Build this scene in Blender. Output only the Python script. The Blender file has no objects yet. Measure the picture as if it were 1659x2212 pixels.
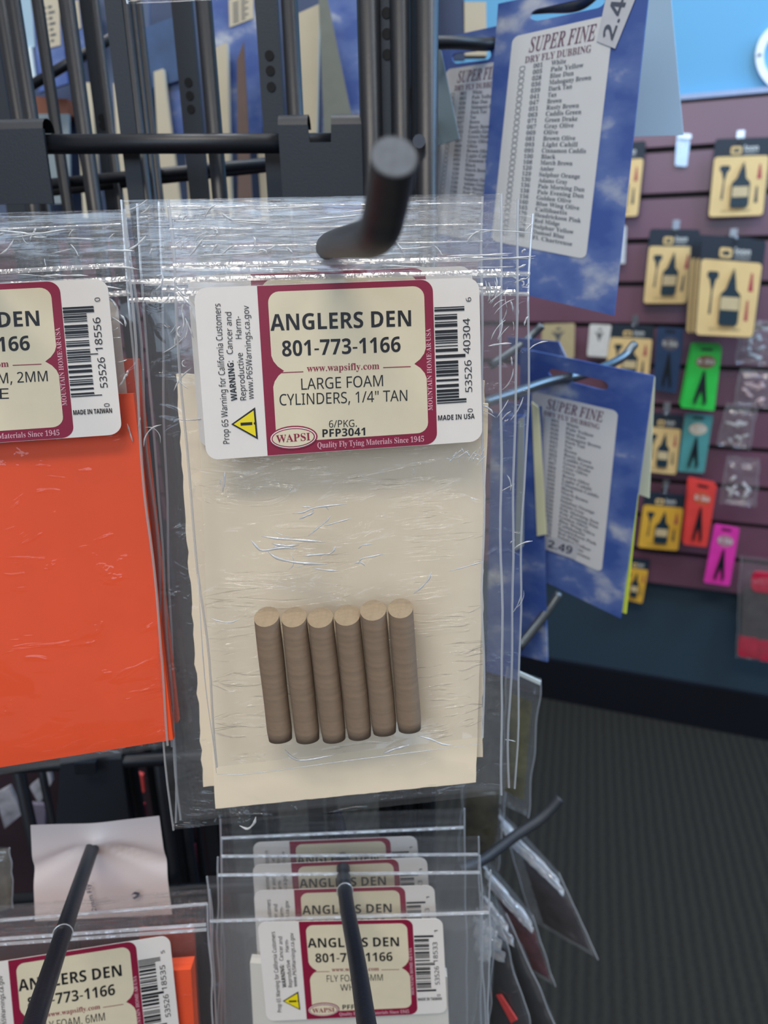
import bpy, bmesh, math, random, os
import numpy as np
from mathutils import Vector, noise
random.seed(7)
SC = bpy.context.scene
COL = SC.collection
# ---------------------------------------------------------------- camera
FPX, PW, PH = 1600.0, 1659.0, 2212.0
CAM = np.array([0.0, 0.0, 1.0])
TH, RO = math.radians(19.0), math.radians(1.2)
fw = np.array([0, math.cos(TH), -math.sin(TH)])
r0 = np.array([1.0, 0, 0]); u0 = np.array([0, math.sin(TH), math.cos(TH)])
rt = math.cos(RO) * r0 - math.sin(RO) * u0
up = math.sin(RO) * r0 + math.cos(RO) * u0
cd = bpy.data.cameras.new('camera'); cam = bpy.data.objects.new('camera', cd); COL.objects.link(cam)
from mathutils import Matrix
cam.matrix_world = Matrix(((rt[0], up[0], -fw[0], CAM[0]), (rt[1], up[1], -fw[1], CAM[1]), (rt[2], up[2], -fw[2], CAM[2]), (0, 0, 0, 1)))
cd.sensor_fit = 'VERTICAL'; cd.sensor_height = 36.0; cd.sensor_width = 27.0
cd.lens = FPX / PH * 36.0
cd.clip_start = 0.005; cd.clip_end = 50
cd.dof.use_dof = True; cd.dof.focus_distance = 0.188; cd.dof.aperture_fstop = 26.0 / 1.5
SC.camera = cam
# ---------------------------------------------------------------- world, lights, exposure
w = bpy.data.worlds.new('shop_light'); SC.world = w; w.use_nodes = True
w.node_tree.nodes['Background'].inputs[0].default_value = (0.95, 0.95, 1.0, 1)
w.node_tree.nodes['Background'].inputs[1].default_value = 0.31
def area(name, loc, target, sx, sy, power, col):
    l = bpy.data.lights.new(name, 'AREA'); l.shape = 'RECTANGLE'; l.size = sx; l.size_y = sy; l.energy = power; l.color = col
    o = bpy.data.objects.new(name, l); COL.objects.link(o); o.location = loc
    o.rotation_euler = (Vector(target) - Vector(loc)).to_track_quat('-Z', 'Y').to_euler()
    return o
area('ceiling_panel_light', (-0.25, -0.9, 2.65), (0.0, 0.1, 0.9), 1.2, 0.35, 25, (1.0, 0.92, 0.82))
area('ceiling_panel_light', (1.0, 0.1, 2.65), (0.6, 0.4, 0.9), 0.6, 0.9, 14, (0.9, 0.95, 1.0))
area('ceiling_panel_light', (-0.1, 0.65, 2.3), (0.0, 0.25, 1.0), 0.9, 0.5, 13, (0.95, 0.97, 1.0))
area('added_blue_light', (2.3, 0.35, 2.2), (1.0, 1.5, 1.75), 1.0, 0.5, 40, (0.42, 0.68, 1.0))  # added blue wash on the upper wall, imitating lens glare; no window there
area('added_blue_light', (1.0, 0.70, 1.80), (0.68, 1.25, 1.22), 0.7, 0.3, 10, (0.30, 0.58, 1.0))  # added close blue lamp, makes the glare fade down the slats
area('added_blue_light', (-0.7, -1.7, 1.75), (0.5, 1.4, 1.25), 1.6, 0.9, 18, (0.62, 0.79, 1.0))  # added bluish source behind the camera, gives the upper slats a blue sheen
SC.view_settings.view_transform = 'Standard'; SC.view_settings.look = 'None'
SC.view_settings.gamma = 1.0; SC.view_settings.use_curve_mapping = False
SC.view_settings.exposure = -0.10
SC.cycles.transparent_max_bounces = 40
SC.cycles.max_bounces = 6
# ---------------------------------------------------------------- pixel helpers (turn a photo pixel and a plane into a point)
def ray(px, py):
    return fw + (px - PW / 2) / FPX * rt + (PH / 2 - py) / FPX * up
def W(px, py, d): return CAM + ray(px, py) * d
class Plane:
    def __init__(s, px, py, d, yaw=0, lean=0, p=None):
        y, l = math.radians(yaw), math.radians(lean)
        s.n = np.array([-math.sin(y) * math.cos(l), -math.cos(y) * math.cos(l), math.sin(l)])
        s.p = W(px, py, d) if p is None else p
    def off(s, h):
        q = Plane(0, 0, 1); q.n = s.n; q.p = s.p + s.n * h; return q
    def at(s, px, py):
        r = ray(px, py); return CAM + r * (np.dot(s.p - CAM, s.n) / np.dot(r, s.n))
def homography(src, dst):
    A = []
    for (x, y), (u, v) in zip(src, dst):
        A.append([x, y, 1, 0, 0, 0, -u * x, -u * y, -u]); A.append([0, 0, 0, x, y, 1, -v * x, -v * y, -v])
    return np.linalg.svd(np.array(A, float))[2][-1].reshape(3, 3)
UNIT = [(0, 0), (1, 0), (1, 1), (0, 1)]
class Frame:
    """flat sheet with four real corners (TL,TR,BR,BL); template coordinates map onto it"""
    def __init__(s, quad, plane, tmpl=None):
        s.c = [plane.at(*q) for q in quad]; s.n = plane.n
        s.H = homography(tmpl or quad, UNIT)
    def retmpl(s, tmpl):
        f = Frame.__new__(Frame); f.c = s.c; f.n = s.n; f.H = homography(tmpl, UNIT); return f
    def uv(s, pts):
        P = np.c_[np.array(pts, float), np.ones(len(pts))] @ s.H.T
        return P[:, :2] / P[:, 2:3]
    def bil(s, U, h=0.0):
        U = np.array(U, float); u = U[:, 0:1]; v = U[:, 1:2]
        P = s.c[0] * (1 - u) * (1 - v) + s.c[1] * u * (1 - v) + s.c[2] * u * v + s.c[3] * (1 - u) * v
        return P + s.n * np.reshape(h, (-1, 1))
    def t(s, pts, h=0.0): return s.bil(s.uv(pts), h)
# ---------------------------------------------------------------- materials
def lin(hx):
    hx = hx.lstrip('#'); r = []
    for i in (0, 2, 4):
        c = int(hx[i:i + 2], 16) / 255; r.append(c / 12.92 if c <= .04045 else ((c + .055) / 1.055) ** 2.4)
    return (*r, 1)
MATS = {}
def mat(name, hx, rough=.5, metal=0, var=.06, scale=120, bump=0.0, trans=0, spec=.5):
    if name in MATS: return MATS[name]
    m = bpy.data.materials.new(name); m.use_nodes = True; nt = m.node_tree; b = nt.nodes['Principled BSDF']
    b.inputs['Roughness'].default_value = rough; b.inputs['Metallic'].default_value = metal
    b.inputs['Specular IOR Level'].default_value = spec
    tc = nt.nodes.new('ShaderNodeTexCoord'); nz = nt.nodes.new('ShaderNodeTexNoise'); nz.inputs['Scale'].default_value = scale
    nz.inputs['Detail'].default_value = 4
    nt.links.new(tc.outputs['Object'], nz.inputs['Vector'])
    cr = nt.nodes.new('ShaderNodeValToRGB'); c = lin(hx)
    cr.color_ramp.elements[0].color = (*[x * (1 - var) for x in c[:3]], 1); cr.color_ramp.elements[1].color = (*[min(1, x * (1 + var)) for x in c[:3]], 1)
    cr.color_ramp.elements[0].position = .3; cr.color_ramp.elements[1].position = .7
    nt.links.new(nz.outputs[0], cr.inputs[0]); nt.links.new(cr.outputs[0], b.inputs['Base Color'])
    if bump:
        bp = nt.nodes.new('ShaderNodeBump'); bp.inputs['Strength'].default_value = bump; bp.inputs['Distance'].default_value = .0005
        nt.links.new(nz.outputs[0], bp.inputs['Height']); nt.links.new(bp.outputs[0], b.inputs['Normal'])
    MATS[name] = m; return m
def film(name, su, sv, dist, strength, haze=.08, gloss=.05, tint=(.985, .985, .985), rough=.08, dis=1.0, thr=.5):
    """clear plastic film: mostly see-through, a thin milky part, sharp reflections broken by crinkles"""
    m = bpy.data.materials.new(name); m.use_nodes = True; nt = m.node_tree; nt.nodes.clear(); L = nt.links.new
    out = nt.nodes.new('ShaderNodeOutputMaterial'); tr = nt.nodes.new('ShaderNodeBsdfTransparent'); tr.inputs[0].default_value = (*tint, 1)
    gl = nt.nodes.new('ShaderNodeBsdfGlossy'); gl.inputs['Roughness'].default_value = rough
    df = nt.nodes.new('ShaderNodeBsdfDiffuse'); df.inputs[0].default_value = (.8, .81, .82, 1)
    tl = nt.nodes.new('ShaderNodeBsdfTranslucent'); tl.inputs[0].default_value = (.8, .81, .82, 1)
    ad = nt.nodes.new('ShaderNodeMixShader'); ad.inputs[0].default_value = .4; L(df.outputs[0], ad.inputs[1]); L(tl.outputs[0], ad.inputs[2])
    uvn = nt.nodes.new('ShaderNodeUVMap'); mp = nt.nodes.new('ShaderNodeMapping'); mp.inputs['Scale'].default_value = (su, sv, 1)
    L(uvn.outputs[0], mp.inputs[0])
    n1 = nt.nodes.new('ShaderNodeTexNoise'); n1.inputs['Scale'].default_value = 1; n1.inputs['Detail'].default_value = 3; n1.inputs['Distortion'].default_value = dis
    L(mp.outputs[0], n1.inputs['Vector'])
    cr = nt.nodes.new('ShaderNodeMapRange'); cr.inputs['From Min'].default_value = thr - .12; cr.inputs['From Max'].default_value = thr + .22
    cr.interpolation_type = 'SMOOTHSTEP'
    L(n1.outputs[0], cr.inputs[0])
    bp = nt.nodes.new('ShaderNodeBump'); bp.inputs['Strength'].default_value = strength; bp.inputs['Distance'].default_value = dist
    L(cr.outputs[0], bp.inputs['Height']); L(bp.outputs[0], gl.inputs['Normal'])
    ge = nt.nodes.new('ShaderNodeNewGeometry'); dt = nt.nodes.new('ShaderNodeVectorMath'); dt.operation = 'DOT_PRODUCT'
    L(bp.outputs[0], dt.inputs[0]); L(ge.outputs['Incoming'], dt.inputs[1])
    def M(op, a, b=None, c=None):
        n = nt.nodes.new('ShaderNodeMath'); n.operation = op
        for i, q in enumerate((a, b, c)):
            if q is None: continue
            if isinstance(q, (int, float)): n.inputs[i].default_value = q
            else: L(q, n.inputs[i])
        return n.outputs[0]
    ab = M('MINIMUM', M('ABSOLUTE', dt.outputs['Value']), 1.0)
    ff = M('MULTIPLY_ADD', M('POWER', M('SUBTRACT', 1.0, ab), 5.0), .7, .035 + gloss)
    ma = nt.nodes.new('ShaderNodeMath'); ma.operation = 'MINIMUM'; ma.inputs[1].default_value = .5
    L(ff, ma.inputs[0])
    m1 = nt.nodes.new('ShaderNodeMixShader'); m1.inputs[0].default_value = haze; L(tr.outputs[0], m1.inputs[1]); L(ad.outputs[0], m1.inputs[2])
    m2 = nt.nodes.new('ShaderNodeMixShader'); L(ma.outputs[0], m2.inputs[0]); L(m1.outputs[0], m2.inputs[1]); L(gl.outputs[0], m2.inputs[2])
    L(m2.outputs[0], out.inputs[0]); MATS[name] = m; return m
FILM = film('clear_film', 50, 90, .0010, .8, haze=.022, gloss=.0, thr=.66, dis=1.8, rough=.06)
FILMH = film('ridged_clear_film', 60, 900, .0006, .9, haze=.04, gloss=.0, thr=.6, dis=1.0, rough=.06)
FILMD = film('soft_clear_film', 40, 60, .001, .8, haze=.07, gloss=.03, thr=.55)
FILMG = film('milky_clear_film', 14, 30, .0006, .6, haze=.11, gloss=.03, thr=.5)
FILMS = film('plain_clear_film', 30, 260, .0004, .5, haze=.028, gloss=.01, thr=.62)
SEAM = film('welded_film_edge', 300, 300, .0005, .5, haze=.4, gloss=.12)
FILM2 = film('inner_pouch_film', 35, 190, .0016, .9, haze=.03, gloss=.0, thr=.66, dis=2.2, rough=.05)
def sky_print():
    m = bpy.data.materials.new('printed_sky_card'); m.use_nodes = True; nt = m.node_tree; b = nt.nodes['Principled BSDF']; b.inputs['Roughness'].default_value = .45
    uvn = nt.nodes.new('ShaderNodeTexCoord'); n1 = nt.nodes.new('ShaderNodeTexNoise'); n1.inputs['Scale'].default_value = 32; n1.inputs['Detail'].default_value = 5
    mp = nt.nodes.new('ShaderNodeMapping'); mp.inputs['Scale'].default_value = (1, 1, 1.5); mp.inputs['Rotation'].default_value = (0, .5, 0)
    nt.links.new(uvn.outputs['Object'], mp.inputs[0]); nt.links.new(mp.outputs[0], n1.inputs['Vector'])
    cr = nt.nodes.new('ShaderNodeValToRGB'); e = cr.color_ramp.elements
    e[0].position = .42; e[0].color = lin('#3c58a0'); e[1].position = .72; e[1].color = lin('#cfd3d6'); k = e.new(.56); k.color = lin('#5c74b0')
    nt.links.new(n1.outputs[0], cr.inputs[0]); nt.links.new(cr.outputs[0], b.inputs['Base Color']); return m
SKY = sky_print()
BLK = mat('black_powder_coat', '#151920', .4, .0, .08, 900, .1)
WIRE = mat('dark_metal_wire', '#34373c', .5, .25, .12, 700, .1)
DKPL = mat('dark_plate', '#1f242c', .5, .1, .06, 1500, .15)
LABW = mat('label_paper_white', '#e8e2db', .5, 0, .01, 300)
MAR = mat('label_maroon', '#8c1238', .5, 0, .03, 300)
CRM = mat('label_cream', '#e0d4b6', .5, 0, .02, 200)
INK = mat('black_ink', '#14161c', .5, 0, 0, 100)
INKR = mat('red_ink', '#8d3040', .5, 0, 0, 100)
INKP = mat('pink_ink', '#dfa9b4', .5, 0, 0, 100)
INKG = mat('grey_ink', '#4a5160', .6, 0, 0, 100)
INKM = mat('mauve_ink', '#6d4a60', .6, 0, 0, 100)
YEL = mat('warning_yellow', '#f2dc14', .5, 0, .01)
FOAMC = mat('cream_foam', '#fbeacd', .75, 0, .02, 60, .2)
FOAMO = mat('orange_foam', '#f5531f', .7, 0, .03, 60, .2)
FOAMW = mat('white_foam', '#e6e2d6', .75, 0, .02, 60, .2)
PAPER = mat('white_card', '#dfe0dd', .6, 0, .02, 40)
PAPC = mat('cream_card', '#cfc6ae', .6, 0, .04, 40)
PAPY = mat('pale_yellow_card', '#dfe0b8', .6, 0, .03, 40)
PAPG = mat('grey_card', '#8d9aa0', .6, 0, .04, 40)
def foam_tan():
    m = mat('tan_foam', '#a38a6b', .85, 0, .05, 400, .3); nt = m.node_tree
    b = nt.nodes['Principled BSDF']; tc = nt.nodes.new('ShaderNodeTexCoord'); mp = nt.nodes.new('ShaderNodeMapping'); mp.inputs['Scale'].default_value = (60, 60, 800)
    n = nt.nodes.new('ShaderNodeTexNoise'); n.inputs['Scale'].default_value = 1; n.inputs['Detail'].default_value = 3
    nt.links.new(tc.outputs['Object'], mp.inputs[0]); nt.links.new(mp.outputs[0], n.inputs['Vector'])
    cr = nt.nodes.new('ShaderNodeValToRGB'); cr.color_ramp.elements[0].position = .35; cr.color_ramp.elements[1].position = .68
    cr.color_ramp.elements[0].color = lin('#7d6a57'); cr.color_ramp.elements[1].color = lin('#88735f')
    nt.links.new(n.outputs[0], cr.inputs[0]); nt.links.new(cr.outputs[0], b.inputs['Base Color']); return m
TAN = foam_tan(); TANE = mat('tan_foam_cut', '#9c886d', .85, 0, .08, 900, .4)
# ---------------------------------------------------------------- mesh helpers
def V(p): return Vector((float(p[0]), float(p[1]), float(p[2])))
def wpos(o):
    p = Vector(o.location)
    while o.parent: o = o.parent; p += o.location
    return p
def mk(name, verts, faces, mats, parent=None, smooth=False, uvs=None, midx=None, label=None):
    verts = np.array(verts, float)
    o3 = np.array([(verts[:, 0].min() + verts[:, 0].max()) / 2, (verts[:, 1].min() + verts[:, 1].max()) / 2, verts[:, 2].min()])
    me = bpy.data.meshes.new(name); me.from_pydata((verts - o3).tolist(), [], [list(map(int, f)) for f in faces])
    for m in (mats if isinstance(mats, (list, tuple)) else [mats]): me.materials.append(m)
    if midx is not None: me.polygons.foreach_set('material_index', midx)
    if smooth: me.polygons.foreach_set('use_smooth', [True] * len(me.polygons))
    if uvs is not None:
        ul = me.uv_layers.new(name='UVMap'); 
        for lp in me.loops: ul.data[lp.index].uv = uvs[lp.vertex_index]
    me.update()
    ob = bpy.data.objects.new(name, me); COL.objects.link(ob)
    if parent:
        ob.parent = parent; ob.location = V(o3) - wpos(parent)
    else: ob.location = V(o3)
    if label: ob['label'] = label
    if smooth:
        for p in me.polygons:
            if len(p.vertices) > 6: p.use_smooth = False
    return ob
def tag(o, label, cat, group=None, kind=None):
    if label: o['label'] = label
    if cat: o['category'] = cat
    if group: o['group'] = group
    if kind: o['kind'] = kind
    return o
def empty(name, loc, label, cat, group=None):
    o = bpy.data.objects.new(name, None); COL.objects.link(o); o.location = V(loc); o.empty_display_size = .01
    return tag(o, label, cat, group)
def prism(front, n, th):
    """closed slab: polygon 'front' extruded backwards by th"""
    k = len(front); f = np.array(front); b = f - n * th
    vs = np.r_[f, b]; fs = [list(range(k))[::-1], list(range(k, 2 * k))] + [[i, (i + 1) % k, k + (i + 1) % k, k + i] for i in range(k)]
    return vs, fs
def join(*parts):
    vs = []; fs = []; o = 0
    for v, f in parts:
        vs.append(np.array(v)); fs += [[i + o for i in q] for q in f]; o += len(v)
    return np.concatenate(vs), fs
def box(a, b):
    a = np.minimum(a, b); 
    return None
def rrect(x0, y0, x1, y1, r, n=6, corners=(1, 1, 1, 1)):
    P = []
    for (cx, cy, a0, on, qx, qy) in ((x0 + r, y0 + r, 180, corners[0], x0, y0), (x1 - r, y0 + r, 270, corners[1], x1, y0), (x1 - r, y1 - r, 0, corners[2], x1, y1), (x0 + r, y1 - r, 90, corners[3], x0, y1)):
        if not on: P.append((qx, qy)); continue
        for i in range(n + 1):
            a = math.radians(a0 + 90 * i / n); P.append((cx + r * math.cos(a), cy + r * math.sin(a)))
    return P
def ellipse(cx, cy, rx, ry, n=28): return [(cx + rx * math.cos(2 * math.pi * i / n), cy + ry * math.sin(2 * math.pi * i / n)) for i in range(n)]
def smoothpath(pts, n=8):
    pts = [np.array(p, float) for p in pts]
    if len(pts) == 2: return pts
    q = [2 * pts[0] - pts[1]] + pts + [2 * pts[-1] - pts[-2]]; out = []
    for i in range(1, len(q) - 2):
        for k in range(n):
            t = k / n; a, b, c, d = q[i - 1:i + 3]
            out.append(.5 * ((2 * b) + (-a + c) * t + (2 * a - 5 * b + 4 * c - d) * t * t + (-a + 3 * b - 3 * c + d) * t ** 3))
    out.append(pts[-1]); return out
def tube(pts, r, seg=12, sm=True, n=8, flat=None):
    P = smoothpath(pts, n) if sm else [np.array(p, float) for p in pts]
    vs = []; fs = []; prev = None; rr = r if hasattr(r, '__len__') else None
    for i, p in enumerate(P):
        t = (P[min(i + 1, len(P) - 1)] - P[max(i - 1, 0)]); t /= np.linalg.norm(t)
        if prev is None:
            a = np.cross(t, [0, 0, 1.0]); 
            if np.linalg.norm(a) < .1: a = np.cross(t, [0, 1.0, 0])
        else: a = prev - t * np.dot(prev, t)
        a /= np.linalg.norm(a); prev = a; b = np.cross(t, a)
        R = r if rr is None else np.interp(i / (len(P) - 1), np.linspace(0, 1, len(rr)), rr)
        for k in range(seg):
            th = 2 * math.pi * k / seg; vs.append(p + R * (math.cos(th) * a + math.sin(th) * b))
    for i in range(len(P) - 1):
        for k in range(seg): fs.append([i * seg + k, i * seg + (k + 1) % seg, (i + 1) * seg + (k + 1) % seg, (i + 1) * seg + k])
    e = len(vs); o0 = P[0]; o1 = P[-1]
    fs.append(list(range(seg))[::-1]); fs.append([(len(P) - 1) * seg + k for k in range(seg)])
    return np.array(vs), fs
def tube_ob(name, pts, r, m, parent=None, seg=12, **k):
    v, f = tube(pts, r, seg, **k); return mk(name, v, f, m, parent, smooth=False if seg < 8 else True)
def bar(a, b, wdir, w_, ndir, t_):
    a, b = np.array(a), np.array(b); wd = np.array(wdir) * w_ / 2; nd = np.array(ndir) * t_ / 2
    vs = [a - wd - nd, a + wd - nd, a + wd + nd, a - wd + nd, b - wd - nd, b + wd - nd, b + wd + nd, b - wd + nd]
    return np.array(vs), [[0, 1, 2, 3], [7, 6, 5, 4], [0, 4, 5, 1], [1, 5, 6, 2], [2, 6, 7, 3], [3, 7, 4, 0]]
FDIR = os.path.join(bpy.utils.resource_path('LOCAL'), 'datafiles', 'fonts')
def ldfont(n):
    try: return bpy.data.fonts.load(os.path.join(FDIR, n))
    except Exception: return None
SANS = ldfont('NotoSansHebrew-Regular.woff2'); MATH = ldfont('NotoSansMath-Regular.woff2')
def serif(s, it=False, sans=False):
    if MATH is None: return s
    A, a, d = (0x1D5D4, 0x1D5EE, 0x1D7EC) if sans else ((0x1D468, 0x1D482, 0x1D7CE) if it else (0x1D400, 0x1D41A, 0x1D7CE)); o = ''
    for c in s:
        if 'A' <= c <= 'Z': o += chr(A + ord(c) - 65)
        elif 'a' <= c <= 'z': o += chr(a + ord(c) - 97)
        elif '0' <= c <= '9': o += chr(d + ord(c) - 48)
        else: o += c
    return o
_tc = {}
def glyphs(s, bold=0, shear=0, sp=1.0):
    ser = any(ord(c) > 0x1D3FF for c in s)
    if bold and not ser and MATH: s = serif(s, sans=True); ser = True
    if ser: bold = 0
    k = (s, bold, shear, sp)
    if k in _tc: return _tc[k]
    def conv(body):
        c = bpy.data.curves.new('tmp', 'FONT'); c.body = body; c.size = 1; c.resolution_u = 2; c.offset = bold; c.shear = shear; c.space_character = sp
        f = MATH if ser else SANS
        if f: c.font = f
        o = bpy.data.objects.new('tmp', c); COL.objects.link(o); dg = bpy.context.evaluated_depsgraph_get(); dg.update()
        me = bpy.data.meshes.new_from_object(o.evaluated_get(dg)); vs = np.array([v.co[:] for v in me.vertices]); fs = [list(p.vertices) for p in me.polygons]
        bpy.data.objects.remove(o); bpy.data.curves.remove(c); bpy.data.meshes.remove(me); return vs, fs
    if ('cap', bold, ser) not in _tc: _tc[('cap', bold, ser)] = conv(serif('H') if ser else 'H')[0][:, 1].max()
    vs, fs = conv(s); x = vs[:, 0]; x = (x - x.min()) / (x.max() - x.min())
    _tc[k] = (np.c_[x, vs[:, 1] / _tc[('cap', bold, ser)]], fs); return _tc[k]
def txt(fr, s, p0, p1, cap, h, bold=0, shear=0):
    g, fs = glyphs(s, bold, shear); p0 = np.array(p0, float); p1 = np.array(p1, float); d = p1 - p0; l = np.linalg.norm(d); u = np.array([d[1], -d[0]]) / l
    P = p0 + g[:, 0:1] * d + g[:, 1:2] * cap * u
    return fr.t(P, h), fs
def poly(fr, pts, h):
    return fr.t(pts, h), [list(range(len(pts)))[::-1]]
def slab(fr, pts, h, th): return prism(fr.t(pts, h), fr.n, th)
def quadpoly(fr, x0, y0, x1, y1, h): return poly(fr, [(x0, y0), (x1, y0), (x1, y1), (x0, y1)], h)
# ---------------------------------------------------------------- fly-foam label (template = main label in photo pixels)
LT = [(418, 622), (1035, 599), (1042, 953), (446, 994)]
LTU = [(0, 0), (617, 0), (617, 372), (0, 372)]
_H = homography(LT, LTU)
def Lp(*pts):
    P = np.c_[np.array(pts, float), np.ones(len(pts))] @ _H.T; P = P[:, :2] / P[:, 2:3]; return [tuple(q) for q in P]
def barcode(seed):
    rnd = random.Random(seed); x = 0; out = []
    while x < 95:
        a = rnd.choice([1, 1, 2, 3]); out.append((x, a)); x += a + rnd.choice([1, 1, 2, 3])
    return [(a / 96, b / 96) for a, b in out]
def foam_label(bag, quad, plane, h, lines, code, num, chk, origin, seed=1):
    fr = Frame(quad, plane, LTU)
    e = .00007
    lab = mk('label', *slab(fr, rrect(0, 0, 617, 372, 28, 7), h, .00012), LABW, bag, label='white and maroon adhesive label')
    # maroon border
    mk('border', *poly(fr, rrect(138, 0.8, 517, 371, 26, 7, (0, 1, 1, 0)), h + e), MAR, lab)
    # cream double panel with pointed waist
    x0, x1, y0, y1, ym = 160, 498, 14, 343, 184
    def arc(cx, cy, r, a0, a1, n=6): return [(cx + r * math.cos(math.radians(a0 + (a1 - a0) * i / n)), cy + r * math.sin(math.radians(a0 + (a1 - a0) * i / n))) for i in range(n + 1)]
    R = 24
    p = arc(x0 + R, y0 + R, R, 180, 270) + arc(x1 - R, y0 + R, R, 270, 360)
    p += [(x1, ym - 34), (x1 - 4, ym - 22), (x1 - 13, ym - 10), (x1 - 26, ym), (x1 - 13, ym + 10), (x1 - 4, ym + 22), (x1, ym + 34)]
    p += arc(x1 - R, y1 - R, R, 0, 90) + arc(x0 + R, y1 - R, R, 90, 180)
    p += [(x0, ym + 34), (x0 + 4, ym + 22), (x0 + 13, ym + 10), (x0 + 26, ym), (x0 + 13, ym - 10), (x0 + 4, ym - 22), (x0, ym - 34)]
    mk('cream_panel', *poly(fr, p, h + 2 * e), CRM, lab)
    H3 = h + 3 * e; T = []
    T.append(txt(fr, 'ANGLERS DEN', *Lp((592, 713), (895, 703)), 33, H3, .022))
    T.append(txt(fr, '801-773-1166', *Lp((618, 768), (873, 758)), 32, H3, .022))
    a, b = lines
    T.append(txt(fr, a[0], *Lp(*a[1]), 25, H3)); T.append(txt(fr, b[0], *Lp(*b[1]), 25, H3))
    if len(code) > 1: T.append(txt(fr, code[1], *Lp((720, 922), (780, 920)), 16, H3))
    T.append(txt(fr, code[0], *Lp((706, 943), (798, 939)), 17, H3, .02))
    up_ = lambda s, q0, q1, c, bo=0: T.append(txt(fr, s, *Lp(q0, q1), c, H3, bo))
    up_('Prop 65 Warning for California Customers', (499, 957), (479, 655), 14)
    up_('WARNING:', (517, 863), (508, 777), 13, .022); up_('Cancer and', (507, 763), (504, 673), 13)
    up_('Reproductive', (537, 862), (529, 760), 13); up_('Harm-', (527, 730), (525, 682), 13)
    up_('www.P65Warnings.ca.gov', (554, 860), (543, 659), 13)
    up_(num[:5], (1021, 845), (1019, 776), 15); up_(num[5:], (1017, 762), (1016, 686), 15)
    up_(chk, (1019, 650), (1018, 641), 11); up_('0', (1022, 889), (1022, 881), 11)
    T.append(txt(fr, origin, *Lp((951, 907), (1026, 903)), 11, H3, .02))
    mk('lettering', *join(*T), INK, lab)
    R_ = [txt(fr, serif('www.wapsifly.com'), *Lp((672, 801), (828, 795)), 15, H3)]
    for q0, q1 in (((614, 803), (664, 801)), ((836, 792), (894, 790))):
        (ax, ay), (bx, by) = Lp(q0, q1); R_.append(poly(fr, [(ax, ay - 1), (bx, by - 1), (bx, by + 1), (ax, ay + 1)], H3))
    mk('lettering', *join(*R_), INKR, lab, label='dark red lettering')
    P_ = [txt(fr, serif('Quality Fly Tying Materials Since 1945'), *Lp((695, 967), (922, 953)), 13, H3), txt(fr, serif('MOUNTAIN HOME\u22c5AR\u22c5USA'), *Lp((940, 885), (935, 708)), 10, H3)]
    mk('lettering', *join(*P_), INKP, lab, label='pale pink lettering')
    B = []
    (bx0, by0), (bx1, by1) = Lp((943, 663))[0], Lp((1002, 872))[0]
    for s, wd in barcode(seed):
        ext = 16 if (s < .06 or s > .93 or .47 < s < .52) else 0
        B.append(quadpoly(fr, bx0, by0 + s * (by1 - by0), bx1 + ext - 8, by0 + (s + wd) * (by1 - by0), H3))
    mk('barcode', *join(*B), INK, lab)
    (tx, ty), (ux, uy), (vx, vy) = Lp((504, 915), (556, 880), (562, 946))
    mk('warning_sign', *poly(fr, [(tx - 1, ty), (ux + 1, uy - 2), (vx + 1, vy + 2)], H3), INK, lab)
    c = np.mean([(tx, ty), (ux, uy), (vx, vy)], axis=0)
    tri = [tuple(c + .86 * (np.array(q) - c)) for q in ((tx, ty), (ux, uy), (vx, vy))]
    mk('warning_sign', *poly(fr, tri, H3 + e), YEL, lab, label='yellow warning triangle')
    mk('warning_sign', *join(quadpoly(fr, c[0] - 16, c[1] - 3.2, c[0] + 10, c[1] + 3.2, H3 + 2 * e), poly(fr, ellipse(c[0] + 16, c[1], 2.8, 2.8, 10), H3 + 2 * e)), INK, lab, label='black exclamation mark')
    (ex, ey), = Lp((642, 944))
    mk('emblem', *poly(fr, ellipse(ex, ey, 54, 27), H3 + e), MAR, lab, label='maroon oval emblem')
    mk('emblem', *poly(fr, ellipse(ex, ey, 51, 24), H3 + 2 * e), LABW, lab); mk('emblem', *poly(fr, ellipse(ex, ey, 48.5, 21.5), H3 + 3 * e), MAR, lab); mk('emblem', *poly(fr, ellipse(ex, ey, 46, 19.5), H3 + 4 * e), CRM, lab)
    mk('lettering', *txt(fr, serif('WAPSI'), (ex - 38, ey + 9), (ex + 38, ey + 8), 17, H3 + 5 * e, .04), MAR, lab, label='maroon emblem lettering')
    return lab
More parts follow.
